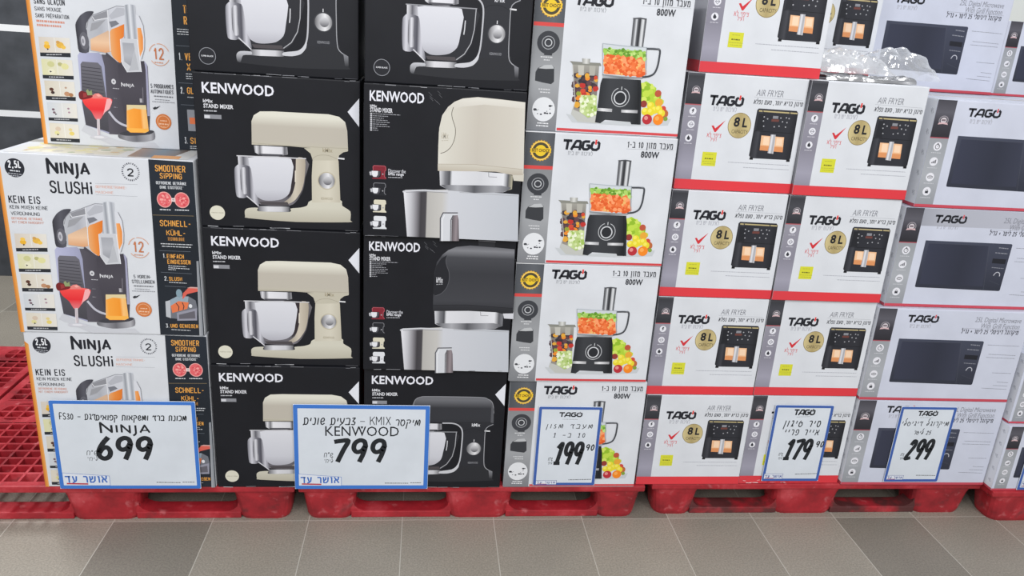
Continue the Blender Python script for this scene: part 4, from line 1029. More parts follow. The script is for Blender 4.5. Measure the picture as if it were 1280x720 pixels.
    lf = smooth_path([(262.5,404.6),(258.3,387.1),(261.6,368.7),(270.4,344.2),(270.4,315.9),(261.3,290.1),(246,273.4),(229.6,266.2)])
    P.poly(lf + [(221.7,272.2),(222,329.1),(228.2,366.8),(244.1,392.4)], leaf)
    P.stroke(lf, 1.8, '#5d574c' if not dark else '#55565b')
    P.text('kMix', [(230.4,310.6),(251.3,329.4)], '#b4ae9f' if not dark else '#d2d3d7', .02); P.micro([(230.7,304.3),(251,306.7)], '#b4ae9f' if not dark else '#a4a5a9', 2)
    if dark: P.poly([(360, Hm - 24), (412, Hm - 27), (412, Hm - 8), (358, Hm - 6)], '#2a2b2f'); P.stroke([(359, Hm - 6), (413, Hm - 8)], 2.2, '#77787d')
    P.done('close view of a black mixer head and steel bowl' if dark else 'close view of a cream mixer head and steel bowl')
    P = F.part('edge_wear'); wear(P, Wm, Hm, ['#8a8b90', '#5d5e63', '#a4a5a9'], 31 + dark, 10)
    for k in range(7):
        a = random.Random(k); x = 195 + a.uniform(-12, 25); y = Hm - 12 - k * 5
        P.stroke([(x, y), (x + 10, y - 9)], .8, '#6a6b70')
    P.into(ct)

# ---------------------------------------------------------------- food processor carton
def processor_art(root, W, D, H):
    F = Face(root, W, H, D); Wm, Hm = W * 1000, H * 1000
    P = F.part('side_strip')
    a = [(89,418.4),(94.7,1.6)]; ur, ub = a[0][0], a[1][0]
    um = (ur + ub) / 2
    P.rect([(1, 1), (um, Hm - 2)], '#8d8f92', ('v', [(0, '#7a7c80'), (110, '#9c9ea1'), (200, '#85878a'), (310, '#77797d')]))
    tv = [(4.2,316.2),(93.6,305.4)]
    P.rect([(1, tv[0][1]), (um, Hm - 1.5)], '#55585d', ('u', [(0, '#4d5055'), (60, '#5d6065'), (94, '#505358')]))
    P.rect([(1, tv[0][1] - 10), (um, tv[0][1] + 1)], '#cf4a47')
    P.stroke([(0, Hm - 1.5), (um, Hm - 1.5)], 2.4, '#dfe0e2')
    c = [(49.1,260),(83.3,261.1),(46.9,293.5)]
    r = abs(c[1][0] - c[0][0]); ry = abs(c[2][1] - c[0][1])
    P.disc(c[0], r, '#3b3d42', 26, ry); P.ring(c[0], r * .55, 2.2, '#9c9ea2', 26, ry * .55); P.ring(c[0], r * .30, 2.6, '#c4c6c9', 20, ry * .30); P.rect([(c[0][0] - r * .3, c[0][1] - ry * 1.08), (c[0][0] + r * .4, c[0][1] - ry * .8)], '#3b3d42')
    P.micro([(28.5,218.7),(65.4,218.6)], '#cfd0d2', 3); P.micro([(38.8,210.4),(57.3,210.3)], '#cfd0d2', 3)
    P.poly([(16.9,148.6),(16.6,173.6),(23.2,186.3),(41.1,194.9),(64.3,197.4),(72.3,190.2),(75.1,148.8),(66.9,141),(41.3,144.1)], '#393b3f'); P.poly([(24.5,185.1),(41.1,194.9),(64.3,197.4),(71,190.1),(71.3,186.4),(47.9,184.5)], '#b4b6b8')
    P.micro([(29.5,124.9),(64.3,124.5)], '#cfd0d2', 3); P.micro([(35,116.2),(64.9,115.6)], '#cfd0d2', 3)
    c = [(49.5,65.3),(84.6,66.1),(47.1,101.8)]; r = abs(c[1][0] - c[0][0]); ry = abs(c[2][1] - c[0][1])
    P.disc(c[0], r, '#dadcdf', 26, ry)
    for dx, dy, rr in ((-.75, -.05, .16), (-.6, -.1, .08), (-.45, -.05, .05), (.55, .3, .14), (.7, .32, .08), (.55, .05, .06), (.3, -.15, .06), (.15, -.3, .12), (.35, -.32, .1), (-.2, -.42, .1), (-.5, -.38, .07), (.6, -.3, .1)):
        P.disc((c[0][0] + dx * r, c[0][1] + dy * ry), rr * r, '#3d3f44' if rr > .09 else '#77797d', 8, rr * r * .7)
    P.micro([(33.3,23.6),(67.4,23)], '#dfe0e2', 3.4); P.micro([(30,15.8),(67.9,15.1)], '#dfe0e2', 3.4)
    P.done('grey strip with small accessory pictures')
    P = F.part('choice_seal')
    c = [(50,364),(83.8,365.3),(47.8,397.1)]; r = abs(c[1][0] - c[0][0]); ry = abs(c[2][1] - c[0][1]); n = 44
    P.poly([(c[0][0] + r * (1 if i % 2 else .90) * cos(2 * pi * i / n), c[0][1] + ry * (1 if i % 2 else .90) * sin(2 * pi * i / n)) for i in range(n)], '#d9a833')
    P.disc(c[0], r * .76, '#4a4636', 26, ry * .76); P.disc(c[0], r * .52, '#e2c032', 22, ry * .52)
    P.ring(c[0], r * .84, 2, '#f0d37a', 30, ry * .84)
    P.poly([(c[0][0] - r * .95, c[0][1] - ry * .22), (c[0][0] + r * .95, c[0][1] - ry * .12), (c[0][0] + r * .95, c[0][1] + ry * .26), (c[0][0] - r * .95, c[0][1] + ry * .16)], '#e6bd2f')
    P.text('BEST CHOICE', [(c[0][0] - r * .82, c[0][1] - ry * .14), (c[0][0] + r * .82, c[0][1] + ry * .18)], '#3d3826', .03)
    P.done('gold BEST CHOICE seal')
    P = F.part('brand_logo'); tago(P, [(117.3,370.8),(233.3,402.6)]); P.hand(heb('לאיכות יש בית'), [(135.9,355.1),(214.1,366.9)], '#8f9298', .11, 0, HEBP, .26, False); P.done()
    P = F.part('headline')
    P.hand('1-' + heb('ב') + ' 10 ' + heb('מעבד מזון'), [(321.8,386.9),(468.1,405)], '#33353b', .14, 0, HEBP, .26, False)
    P.stroke([(319.5,382.3),(471.9,383.6)], .7, '#a4a6aa'); P.done()
    P = F.part('power_rating'); P.text('800W', [(367.9,356.7),(426.7,377.7)], '#33353b', .03)
    P.done()
    P = F.part('bottom_band'); b = [(95.2,13.1)]
    P.rect([(ub, 4), (Wm - 1, 12)], '#c9474a'); P.done('thin red line along the bottom')
    P = F.part('processor_picture')
    P.poly([(120.1,55.7),(234.6,37.9),(453.2,57.4),(445.4,36.8),(320.1,29.3),(141.5,31)], '#bfc3c6')
    # jar with fruit
    P.poly([(126.4,204.1),(209.3,203.5),(210.9,117.4),(215,47.6),(212.8,32.4),(158.4,34.4),(135.7,56),(144.3,96.1),(136.4,135.3)], '#8c8882', ('v', [(20, '#b4b3ae'), (60, '#8c8680'), (140, '#77716c'), (190, '#9c9a92')]))
    jar = [(134.4,174.3),(209,173.9),(208,117.3),(157.1,113.7),(159.6,81.5),(143.1,86.1),(136.4,135.3)]
    P.blobs(jar, ['#3d353d', '#4d3a3f', '#5d4248', '#332f37'], 50, 6, 11, 3)
    P.blobs(jar, ['#e0862f', '#d9a03c', '#c94a33', '#e59b3a', '#8f9a3a', '#b8352f'], 22, 6, 11, 8)
    P.poly([(143.9,201.2),(163.1,201.7),(164.5,172.7),(148.1,172.2)], '#b9b7ae'); P.poly([(179,202.2),(198.3,201.8),(198.3,173.6),(181.4,173.1)], '#a9a79e')
    P.poly([(118.1,211.5),(155.6,210.7),(212,211.4),(216.1,202.8),(128.4,202.2)], '#85857d'); P.poly([(154.8,221.3),(179.8,221.5),(179.6,206.6),(157.4,206.4)], '#aaaaa4', ('u', [(100, '#8c8c86'), (112, '#d2d2ce'), (122, '#8c8c86')]))
    P.stroke([(127.6,200.7),(138.4,135.4),(145.3,96.1),(137.2,56.1)], 2, '#c9c9c4')
    P.poly([(160.4,114.2),(211.1,115.4),(215.1,57.6),(189.4,47.1),(161.5,64.1)], '#b3c684', ('u', [(100, '#c9d6a4'), (130, '#a9c070'), (150, '#c4d29c')]))
    P.blobs([(161.6,111.3),(210.4,112.4),(213.9,59.6),(189,51.1),(163.3,65.6)], ['#dfe6c4', '#9cba5d', '#c9d89c', '#e3e8cf', '#8aa84f'], 45, 3, 7, 5)
    P.poly([(138.4,71.1),(162.6,62.6),(189.5,46.1),(215.2,56.6),(217.3,32.5),(158.4,34.4),(135.7,56)], '#b9bab4')
    # fruit pile
    P.blobs([(347.1,155.4),(368.8,160.9),(398.8,136.8),(415.2,102.1),(352.8,100.7)], ['#a9c93c', '#b9d24a', '#8fb52f', '#c9da63'], 46, 8, 13, 2)
    for q, r, cc in (([(401.9,131.9)], 22, '#b5543c'), ([(408.4,104.5)], 26, '#dfa23a'), ([(360.5,98.4)], 22, '#8f3a33'), ([(428.7,72.1)], 28, '#b5653c'), ([(424.4,87.2)], 18, '#c94a3a'), ([(435.5,57)], 14, '#7d9a3a')):
        P.disc(q[0], r / 2.05, cc, 14)
    for q in ([(367.9,75.9)], [(383.5,93.9)], [(397.4,81.6)], [(409.7,84.4)], [(385.5,75.3)], [(420,72.9)]):
        P.disc(q[0], 12, '#e0cf35', 12); P.disc((q[0][0] - 3, q[0][1] + 4), 6, '#ecdf5d', 10)
    for q, r, cc, hc in (([(377,52.3)], 32, '#b23038', '#d98a86'), ([(412.2,53)], 34, '#ea8424', '#f2a552')):
        P.disc(q[0], r / 2.05, cc, 20); P.disc((q[0][0] - 4, q[0][1] + 4), r / 5, hc, 12)
    # base unit
    P.poly([(223.3,176.7),(344.9,176),(341.6,160.2),(222.7,161)], '#8f9296', ('u', [(190, '#a9acb0'), (260, '#6d7074'), (330, '#b4b7ba')]))
    P.poly([(223.1,167.9),(342.7,169.1),(348.1,145.5),(358.2,35.1),(328.1,34.6),(324.9,41.6),(244,44.1),(230.1,32.7),(213.1,34.9),(217,97.7),(218.6,152.1)], '#303236', ('u', [(165, '#26282c'), (210, '#3b3d41'), (290, '#36383c'), (328, '#1f2124'), (345, '#303236')]))
    P.stroke([(335,167.4),(350.6,35)], 2, '#1c1d20')
    c = [(285,114.2),(312.6,114.8),(282.3,142.4)]; r = abs(c[1][0] - c[0][0]); ry = abs(c[2][1] - c[0][1])
    P.ring(c[0], r, 2.2, '#b9bbbe', 32, ry, 110, 430); P.ring((c[0][0] - 1, c[0][1] - 2), r * .66, 3.4, '#c9cbce', 28, ry * .66); P.disc((c[0][0] - 1, c[0][1] - 2), r * .55, '#2a2c30', 22, ry * .55); P.stroke([(c[0][0] + 1, c[0][1] + ry * .8), (c[0][0] + 1, c[0][1] + ry * 1.12)], 2.2, '#c9cbce')
    P.poly([(216.2,78.7),(263.1,78.2),(263,68.7),(215.5,69.7)], '#bcbcbe', ('u', [(168, '#8f8f92'), (185, '#dcdcde'), (215, '#a4a4a7')])); P.poly([(291.5,77.3),(344.1,78.4),(344.1,69.3),(292.3,68.8)], '#bcbcbe', ('u', [(250, '#a4a4a7'), (270, '#dcdcde'), (310, '#8f8f92')]))
    # bowl with cut vegetables
    P.poly([(213.3,268),(350.3,264.7),(356.3,180.3),(345.1,174.1),(228.2,175.9),(222.1,179.1)], '#c6ccd0')
    g = [(217.3,254.8),(347.3,252.1),(348,230.8),(221.4,230.9)]; o = [(220.6,234.8),(348.2,233.8),(354.5,184.2),(344.6,179),(227.8,180.7)]
    P.poly(g, '#83b043'); P.poly(o, '#e5723c')
    P.blobs(g, ['#9cc45a', '#6f9f36', '#b9d77f', '#5d8c2d', '#a9cc68'], 75, 4, 8, 6); P.blobs(o, ['#ee8a54', '#dd6630', '#f29a68', '#e87a44', '#e8b06a', '#d95c2c'], 150, 3.5, 7.5, 7)
    P.stroke([(213.3,268),(223.1,179.1),(229.7,175.9)], 1.8, '#9ca3a8'); P.stroke([(213.3,268),(287,264.7),(350.3,264.7)], 2.2, '#a9b0b5'); P.stroke([(349.3,264.7),(356.3,180.3),(345,175.1)], 2.6, '#8f969b'); P.stroke([(222.2,177.6),(281.1,175.3),(347.5,175.1)], 3, '#85898d')
    P.stroke(smooth_path([(351.7,261.4),(377.5,262.2),(391.1,259.3),(391.9,235.1),(389.6,210.6),(381.9,190.8),(366.6,181.5),(347.2,178.1)]), 5.6, '#43464b'); P.stroke(smooth_path([(352.9,263.9),(377.3,264.6),(392.9,261.3)]), 1.6, '#8c8f94')
    P.poly([(299,345.1),(319.4,347.9),(339.7,345.9),(338.1,265.5),(299.7,267.1)], '#55575b', ('u', [(248, '#3a3b3f'), (258, '#77797d'), (266, '#cfd1d4'), (272, '#5d5f63'), (280, '#2f3034'), (286, '#3f4044'), (292, '#bcbec1'), (300, '#d4d6d8'), (306, '#6a6c70'), (314, '#3a3b3f')]))
    P.poly([(296.8,345.7),(319.4,348.6),(340.3,346.6),(337.8,343),(319.8,344.5),(300,342.4)], '#4a4b4f')
    P.done()
    L = Face(root, W, H, D, 'left'); P = L.part('side_panel'); P.rect([(2, 2), (D * 1000 - 2, Hm - 2)], '#7d8084'); P.done()

# ---------------------------------------------------------------- air fryer carton
def icon(P, c, r, kind, ry=None):
    P.disc(c, r, '#dcdce2', 18, ry)
    ry = ry or r; k = '#33343b'
    if kind == 'bolt': P.poly([(c[0] - r * .1, c[1] + ry * .6), (c[0] + r * .4, c[1] + ry * .6), (c[0] + r * .1, c[1] + ry * .1), (c[0] + r * .4, c[1] + ry * .1), (c[0] - r * .3, c[1] - ry * .7), (c[0] - r * .05, c[1] - ry * .05), (c[0] - r * .35, c[1] - ry * .05)], k)
    if kind == 'box': P.ring(c, r * .62, 1.6, '#8a8a94', 4); P.stroke([(c[0] - r * .45, c[1]), (c[0] + r * .45, c[1])], 2.2, '#8a8a94')
    if kind == 'drop': P.poly([(c[0] - r * .1, c[1] + ry * .75), (c[0] + r * .5, c[1] - ry * .1), (c[0] + r * .2, c[1] - ry * .6), (c[0] - r * .4, c[1] - ry * .45), (c[0] - r * .5, c[1])], k)
    if kind == 'timer': P.ring((c[0], c[1] - ry * .05), r * .52, 2.0, k, 20); P.stroke([(c[0], c[1] - ry * .05), (c[0] + r * .25, c[1] + ry * .25)], 1.6, k); P.rect([(c[0] - r * .15, c[1] + ry * .5), (c[0] + r * .15, c[1] + ry * .72)], k)
    if kind == 'bars':
        for i in range(4): P.rect([(c[0] - r * .55 + i * r * .3, c[1] - ry * .4), (c[0] - r * .35 + i * r * .3, c[1] - ry * .15 + i * ry * .2)], k)
    if kind == 'dish': P.ring(c, r * .6, 1.8, k, 20, ry * .28); P.stroke([(c[0] - r * .3, c[1] + ry * .05), (c[0] + r * .3, c[1] + ry * .05)], 1.4, k)
    if kind == 'lock': P.rect([(c[0] - r * .38, c[1] - ry * .45), (c[0] + r * .38, c[1] + ry * .08)], k); P.ring((c[0], c[1] + ry * .05), r * .24, 1.6, k, 14, ry * .32, 0, 180)
def emblem(P, c, r):
    P.ring(c, r * .82, r * .16, '#8f8a90', 20, r * .74, -40, 220)
    P.disc(c, r * .55, '#c9c2c6', 18, r * .5); P.rect([(c[0] - r * .38, c[1] - r * .12), (c[0] + r * .38, c[1] + r * .2)], '#75686f')
    P.poly([(c[0] - r * .95, c[1] - r * .72), (c[0] - r * .75, c[1] - r * .36), (c[0] + r * .75, c[1] - r * .36), (c[0] + r * .95, c[1] - r * .72), (c[0], c[1] - r * .6)], '#c9aaad')

def fryer_art(root, W, D, H):
    F = Face(root, W, H, D); Wm, Hm = W * 1000, H * 1000
    P = F.part('icon_strip')
    ur = ([(55.3,366.2)])[0][0]; ub = ([(52.7,38.4)])[0][0]; um = max(ur, ub) * .5 + min(ur, ub) * .5
    vt = ([(28.1,268.8)])[0][1]
    P.rect([(1, 2), (um, vt)], '#8f8d98', ('v', [(30, '#7d7b88'), (90, '#9a98a6'), (150, '#84828e'), (250, '#8f8d98')]))
    P.rect([(1, vt), (um, Hm - 1.5)], '#3b3c42', ('v', [(vt, '#2d2e33'), (vt + 60, '#45464c'), (Hm - 10, '#3a3b40'), (Hm, '#55565c')]))
    P.rect([(1, vt - 1), (um, vt + 2.2)], '#a8565c')
    q = [(31.3,314),(46.4,314.6)]; emblem(P, q[0], abs(q[1][0] - q[0][0]) * 1.0)
    for a, kd in (([(29.9,249.2),(41.6,249.6)], 'bolt'), ([(29.7,208.2),(41.4,208.5)], 'box'), ([(27.6,165.1),(39.3,165.4)], 'drop')):
        r = abs(a[1][0] - a[0][0]) * .98; icon(P, a[0], r, kd)
        P.micro([(a[0][0] - r * 1.1, a[0][1] - r * 1.5), (a[0][0] + r * 1.1, a[0][1] - r * 1.5)], '#c9c8d0', 1.8)
    P.done('dark and lavender grey strip with white icons')
    P = F.part('brand_logo'); tago(P, [(78,270.5),(188.3,301.7)]); P.hand(heb('לאיכות יש בית'), [(94.5,252.9),(170.9,266.9)], '#a4a5ae', .11, 0, HEBP, .26, False); P.done()
    P = F.part('headline')
    P.text('AIR FRYER', [(227.6,307.1),(316,326.4)], '#7d7f86', 0.0, .18)
    P.stroke([(221.4,303.5),(382.4,300.7)], .7, '#9c9ea4')
    P.hand(heb('טיגון בריא יותר, טעם נפלא'), [(223.4,281.9),(385,295)], '#33353b', .15, .14, HEBP, .26, False)
    P.done()
    P = F.part('small_print')
    P.micro([(168.9,94.8),(375.1,93.8)], '#a4a6ae', 2.0); P.micro([(221.8,80.4),(377.3,79.4)], '#a4a6ae', 2.0)
    P.done()
    P = F.part('capacity_badge')
    c = [(187.9,212.1),(226,212.1),(182.4,252.4)]; r = abs(c[1][0] - c[0][0]); ry = abs(c[2][1] - c[0][1])
    P.disc(c[0], r, '#8a7a4f', 30, ry); P.disc(c[0], r * .95, '#b3a26f', 30, ry * .95, grad=('u', [(c[0][0] - r, '#c9ba8a'), (c[0][0], '#a9986a'), (c[0][0] + r, '#c4b482')]))
    P.text('8', [(167.9,207.5),(187.6,238.7)], '#232428', .035, .05); P.text('L', [(196.4,207.1),(213,236.6)], '#232428', .035, .05); P.text('CAPACITY', [(165,187),(218.3,199.1)], '#4d4735')
    P.done('gold 8L badge')
    P = F.part('check_mark')
    P.poly([(96.9,207.1),(103.4,208.4),(110.1,199.4),(140.8,226.9),(113.7,187.9),(109.3,187.8)], '#c9343b')
    P.hand(heb('ציפוי לא'), [(86.5,170.9),(133.1,183.8)], '#cf5a5f', .11, 0, HEBP, .26, False); P.hand(heb('רעיל'), [(99.7,158.5),(119.4,169.5)], '#cf5a5f', .11, 0, HEBP, .26, False)
    P.done('red check mark')
    P = F.part('yellow_label')
    P.rect([(80.6,79.3),(127.5,124)], '#cdcd38'); 
    for k, (a, b) in enumerate(((250, 300), (262, 285), (240, 302), (232, 308), (250, 298))):
        y = 508 + k * 12.5
    for a in ([(90.6,116.1),(117.3,116.1)], [(83.3,93.6),(128,93.3)], [(88.6,86.6),(125.6,86.2)]): P.micro(a, '#a5a53a', 1.8)
    P.micro([(89.9,103.1),(117.9,102.6)], '#6a6a2a', 4)
    P.done()
    P = F.part('fryer_picture')
    P.poly([(238.3,263.4),(243.1,268.8),(368.9,267.8),(374.5,261),(375.5,116.7),(371.8,111.2),(243.1,111.3),(235.1,119.5)], '#2c2d33', ('u', [(195, '#24252a'), (215, '#3f4046'), (222, '#2c2d33'), (310, '#303137'), (335, '#232429')]))
    P.stroke([(245.3,261.3),(371.3,259.7)], 4.2, '#b5a679'); P.stroke([(256.9,262.9),(260.8,255.5)], 3, '#2c2d33'); P.stroke([(345.4,264.7),(349.1,255.5)], 3, '#2c2d33')
    P.stroke([(237.5,198.4),(373.3,196.5)], 1.4, '#16171a'); P.poly([(245.4,253.3),(265.5,253.9),(267.7,200.5),(244.1,199.8)], '#25262b')
    P.rect([(293.6,239.8),(311.5,248.5)], '#85868c'); P.rect([(290.5,230.4),(315.4,238.1)], '#6a3f3a')
    for q in ([(264.8,243.5),(276.9,238.1),(264.4,230.7),(267.9,214.5),(303.1,214.4),(320.3,242.9),(338.3,244.7),(347.7,242.6),(327.8,231.5),(342.9,229.6),(340.5,215.5),(318.6,217.2)]):
        P.disc(q, 2.3, '#a4a5aa', 8)
    P.poly([(265.4,185.2),(342.1,183.2),(345.5,135.2),(267.7,138.1)], '#e2a878', ('v', [(95, '#cf8a58'), (120, '#e8b98e'), (152, '#e3b48c')]))
    P.poly([(267.7,153.4),(344.8,150.7),(345.5,135.2),(267.7,138.1)], '#d48f5d'); P.poly([(273.8,181.9),(292.7,181.2),(294.8,155.3),(275.3,156)], '#edcdae'); P.poly([(317.5,179.6),(338.2,178.9),(339.5,155.3),(318.8,155.9)], '#edcdae')
    P.poly([(295.4,189.6),(312.4,190),(314.4,161.8),(314.9,128.5),(295.1,130.4),(297.4,161.3)], '#bcbcc2', ('u', [(262, '#85868c'), (270, '#dcdce0'), (278, '#9c9da2'), (285, '#c9c9ce')]))
    P.rect([( ([(238.7,118.4)])[0][0], ([(240.3,106.5)])[0][1]), (([(250,118.6)])[0][0], ([(250.7,113.9)])[0][1])], '#1c1d20'); P.rect([(([(362.8,109.2)])[0][0], ([(363.4,105.6)])[0][1]), (([(374.3,109.5)])[0][0], ([(373.8,113.1)])[0][1])], '#1c1d20')
    P.done()
    P = F.part('bottom_band'); bv = ([(16.8,36),(242.5,34.5),(382,30.8)])
    P.rect([(0.5, 1.5), (Wm - .5, sum(b[1] for b in bv) / 3)], '#d63d44', ('u', [(0, '#cf3f47'), (200, '#d93c43'), (390, '#d23b43')])); P.stroke([(0, 2.2), (Wm, 2.2)], 1.2, '#b52f38'); P.done('wide red band along the bottom')
    L = Face(root, W, H, D, 'left'); P = L.part('side_panel')
    P.rect([(1, 1), (D * 1000 - 2, Hm - 2)], '#8a8b92', ('v', [(0, '#6a6b72'), (200, '#a4a5ac'), (360, '#4a4b52')])); P.rect([(1, 1.5), (D * 1000 - 2, 36)], '#b83a42')
    for k in range(6): P.micro([(30, 330 - k * 18), (200, 330 - k * 18)], '#5d5e66', 4)
    P.done()

# ---------------------------------------------------------------- microwave carton
def microwave_art(root, W, D, H, sx=1.0, sz=1.0, small=False):
    F = Face(root, W, H, D, sx=sx, sz=sz); Wm, Hm = W * 1000 / sx, H * 1000 / sz
    u0 = 14 if small else 1
    P = F.part('icon_strip')
    w = ([(68.1,351.8),(65.9,17.4)]); um = (w[0][0] + w[1][0]) / 2 + u0 - 1
    vt = ([(31.8,233.7)])[0][1]
    P.rect([(u0, 3), (um, vt)], '#9a9da2', ('v', [(0, '#8d9095'), (120, '#a4a7ac'), (250, '#94979c')]))
    P.rect([(u0, vt), (um, Hm - 1.5)], '#45444b', ('v', [(vt, '#2d2c31'), (vt + 50, '#3d3c43'), (Hm - 40, '#5a5961'), (Hm, '#45444b')])); P.rect([(u0, vt - 1), (um, vt + 2.4)], '#a04a55')
    q = [(34.4,290.8),(53.3,291.4)]; emblem(P, (q[0][0] + u0 - 1, q[0][1]), abs(q[1][0] - q[0][0]))
    for a, kd in (([(34.5,206.1),(49,206.6)], 'timer'), ([(33.6,155.8),(48.1,156.3)], 'bars'), ([(33.5,103.8),(48.1,104.2)], 'dish'), ([(33.6,55.4),(48.3,55.8)], 'lock')):
        r = abs(a[1][0] - a[0][0]); c = (a[0][0] + u0 - 1, a[0][1]); icon(P, c, r, kd)
        P.micro([(c[0] - r * 1.2, c[1] - r * 1.45), (c[0] + r * 1.2, c[1] - r * 1.45)], '#c9cacf', 2)
    P.done('dark and grey strip with white icons')
    P = F.part('brand_logo'); tago(P, [(112,307.6),(228.3,335.1)], red='#c9525a'); P.hand(heb('לאיכות יש בית'), [(127,286.2),(205.1,300)], '#a4a5ae', .11, 0, HEBP, .26, False); P.done()
    P = F.part('headline')
    P.text('25L Digital Microwave', [(368.7,309),(546.5,334.1)], '#83858e', 0, .18); P.text('With Grill Function', [(397,292),(546,311.3)], '#83858e', 0, .18)
    P.stroke([(326.7,289.7),(554.7,290)], .8, '#8f9199')
    P.hand(heb('גריל') + ' + ' + heb('ליטר') + ' 25 ' + heb('מיקרוגל דיגיטלי'), [(327.1,270.6),(547.4,286.1)], '#45464e', .15, .1, HEBP, .26, False)
    P.done()
    P = F.part('callout_lines')
    for i, a in enumerate(([(442.5,228.3),(566.2,226)], [(455.5,192),(563.7,189.1)], [(449.9,179.6),(562.2,177.3)], [(491,118.7),(564.9,117.6)], [(519.4,82.4),(564,80.4)], [(508.2,68.2),(564.9,66.5)], [(465.7,56.4),(565,53.2)])): P.micro(a, '#85878f', 1.7, i)
    P.done()
    P = F.part('microwave_picture')
    P.poly([(98,244.1),(420.1,242.2),(424.7,238.7),(424.4,71.7),(420.5,68.5),(102.3,74),(99.1,77.7)], '#33353f', ('v', [(60, '#30333e'), (150, '#3b3e4c'), (245, '#424655')]))
    P.poly([(112.1,233.8),(336,232.3),(353.3,84.3),(112.6,86.1)], '#2d2f38', ('u', [(130, '#383b4b'), (260, '#303340'), (350, '#393c4b')]))
    P.stroke([(338.2,239.6),(360.4,71.3)], 1.2, '#4a4c57'); P.stroke([(110,234.9),(336.9,233.5)], 1, '#474954')
    for a in ([(377.1,227.5),(414.1,225)], [(368.3,209),(414.3,206.7)]): P.micro(a, '#8f919a', 3)
    P.poly([(364.4,188.1),(416.4,186),(416.3,168.7),(365.4,170.9)], '#24252c'); P.micro([(369.6,155.1),(415.8,152.7)], '#85878f', 2.6)
    P.stroke(smooth_path([(384.6,125.7),(390.3,135.8),(399.4,138),(406.2,132.6),(408,123.9)]), 2.8, '#b9bac2'); P.stroke([(374,106.8),(416.5,92.3)], 1, '#474954')
    P.done()
    P = F.part('bottom_band'); P.rect([(0.5, 1), (Wm - .5, 11.5)], '#bf4a58'); P.stroke([(0, 1.6), (Wm, 1.6)], 1, '#a33d4a'); P.done('thin red line along the bottom')
    L = Face(root, W, H, D, 'left', sz=sz); P = L.part('side_panel')
    P.rect([(1, 12), (D * 1000 - 2, Hm - 1)], '#dfe1e7'); P.rect([(1, 1), (D * 1000 - 2, 11.5)], '#bf4a58')  # side filled paler than the board to offset the shade falling on it
    for k in range(5):
        v = 40 + k * 68
        P.stroke([(12, v), (22, v + 16)], 1.6, '#8a8c96'); P.stroke([(17, v - 3), (27, v + 13)], 1.6, '#8a8c96'); P.stroke([(14, v + 14), (26, v + 4)], 1.2, '#9a9ca6')
    P.rect([(60, 60), (D * 1000 - 60, Hm - 60)], '#d4d7de'); tago(P, [(100, Hm - 140), (300, Hm - 100)])
    P.done()

# ------------------------------------------------------------------ build one of each kind, then copy
def build(kind, variant=None):
    k = {'N': 'N', 'F': 'N'}.get(kind, kind)
    W, D, H = DIMS[k]
    nm = {'N': 'slush_machine_carton', 'F': 'slush_machine_carton', 'K': 'stand_mixer_carton', 'P': 'food_processor_carton', 'A': 'air_fryer_carton', 'M': 'microwave_carton', 'C': 'microwave_carton'}[kind]
    if kind == 'F': W = .488
    r = thing(nm, '', 'box', (0, 0, 0))
    ct = carton(r, W, D, H, {'N': M_WHITE, 'F': M_WHITE, 'K': M_BLACK, 'P': M_WHITE, 'A': M_WHITE, 'M': M_LILAC, 'C': M_LILAC}[kind])
    tape(ct, W, D, H)
    if kind == 'N': slush_art(r, W, D, H)
    if kind == 'F': slush_art(r, W, D, H, True, .966)
    if kind == 'K': (mixer_close_art if variant[0] == 'close' else mixer_side_art)(r, W, D, H, variant[1], ct)
    if kind == 'P': processor_art(r, W, D, H)
    if kind == 'A': fryer_art(r, W, D, H)
    if kind == 'M': microwave_art(r, W, D, H)
    if kind == 'C': microwave_art(r, W, D, H, .45 / .582, .276 / .358, True)
    r['_'] = 0; del r['_']
    return r, W, D, H

PROTO = {}
def put(kind, variant, x, y, z, yaw, label, group):
    """x, y, z = lower left front corner of the carton"""
    key = (kind, variant)
    if key not in PROTO:
        PROTO[key] = build(kind, variant); r = PROTO[key][0]
    else:
        r = copy_tree(PROTO[key][0])
    _, W, D, H = PROTO[key]
    a = radians(yaw)
    r.location = (x + W / 2 * cos(a) - D / 2 * sin(a), y + W / 2 * sin(a) + D / 2 * cos(a), z)
    r.rotation_euler = (0, 0, a)
    r['label'] = label; r['category'] = 'box'; r['group'] = group
    return r

z0 = 0.145
G = 'slush machine cartons stacked at the left'
put('N', None, -1.236, 2.393, z0, -.3, 'white slush machine carton at the bottom of its stack, behind the 699 sign', G)
put('N', None, -1.240, 2.388, z0 + .563, -.2, 'white slush machine carton with German print, whole front in view, second of its stack', G)
put('F', None, -1.179, 2.56, z0 + 1.126, 0, 'white slush machine carton with French print, set back on top of its stack', G)
G = 'black stand mixer cartons'
cs, ds = ('side', False), ('side', True)
put('K', cs, -.676, 2.389, z0, -.2, 'black carton with a cream stand mixer, lowest of three, partly behind the 799 sign', G)
put('K', cs, -.676, 2.395, z0 + .461, -.1, 'black carton with a cream stand mixer seen side on, middle of the three alike', G)
put('K', cs, -.678, 2.402, z0 + .922, 0, 'black carton with a cream stand mixer seen side on, topmost of the three alike', G)
put('K', ds, -.684, 2.415, z0 + 1.383, .3, 'black carton with a black mixer, cut by the top edge, above the cream mixer cartons', G)
put('K', ds, -.182, 2.386, z0, -.2, 'black carton with a black stand mixer, behind the right end of the 799 sign', G)
put('K', ('close', True), -.184, 2.370, z0 + .461, 0, 'black carton with a close view of a black mixer head over a steel bowl', G)
put('K', ('close', False), -.184, 2.355, z0 + .922, 0, 'black carton with a close view of a cream mixer head over a steel bowl', G)
put('K', ds, -.183, 2.371, z0 + 1.383, 0, 'black carton with a black mixer, cut by the top edge, above the cream close-up carton', G)
G = 'food processor cartons in one stack'
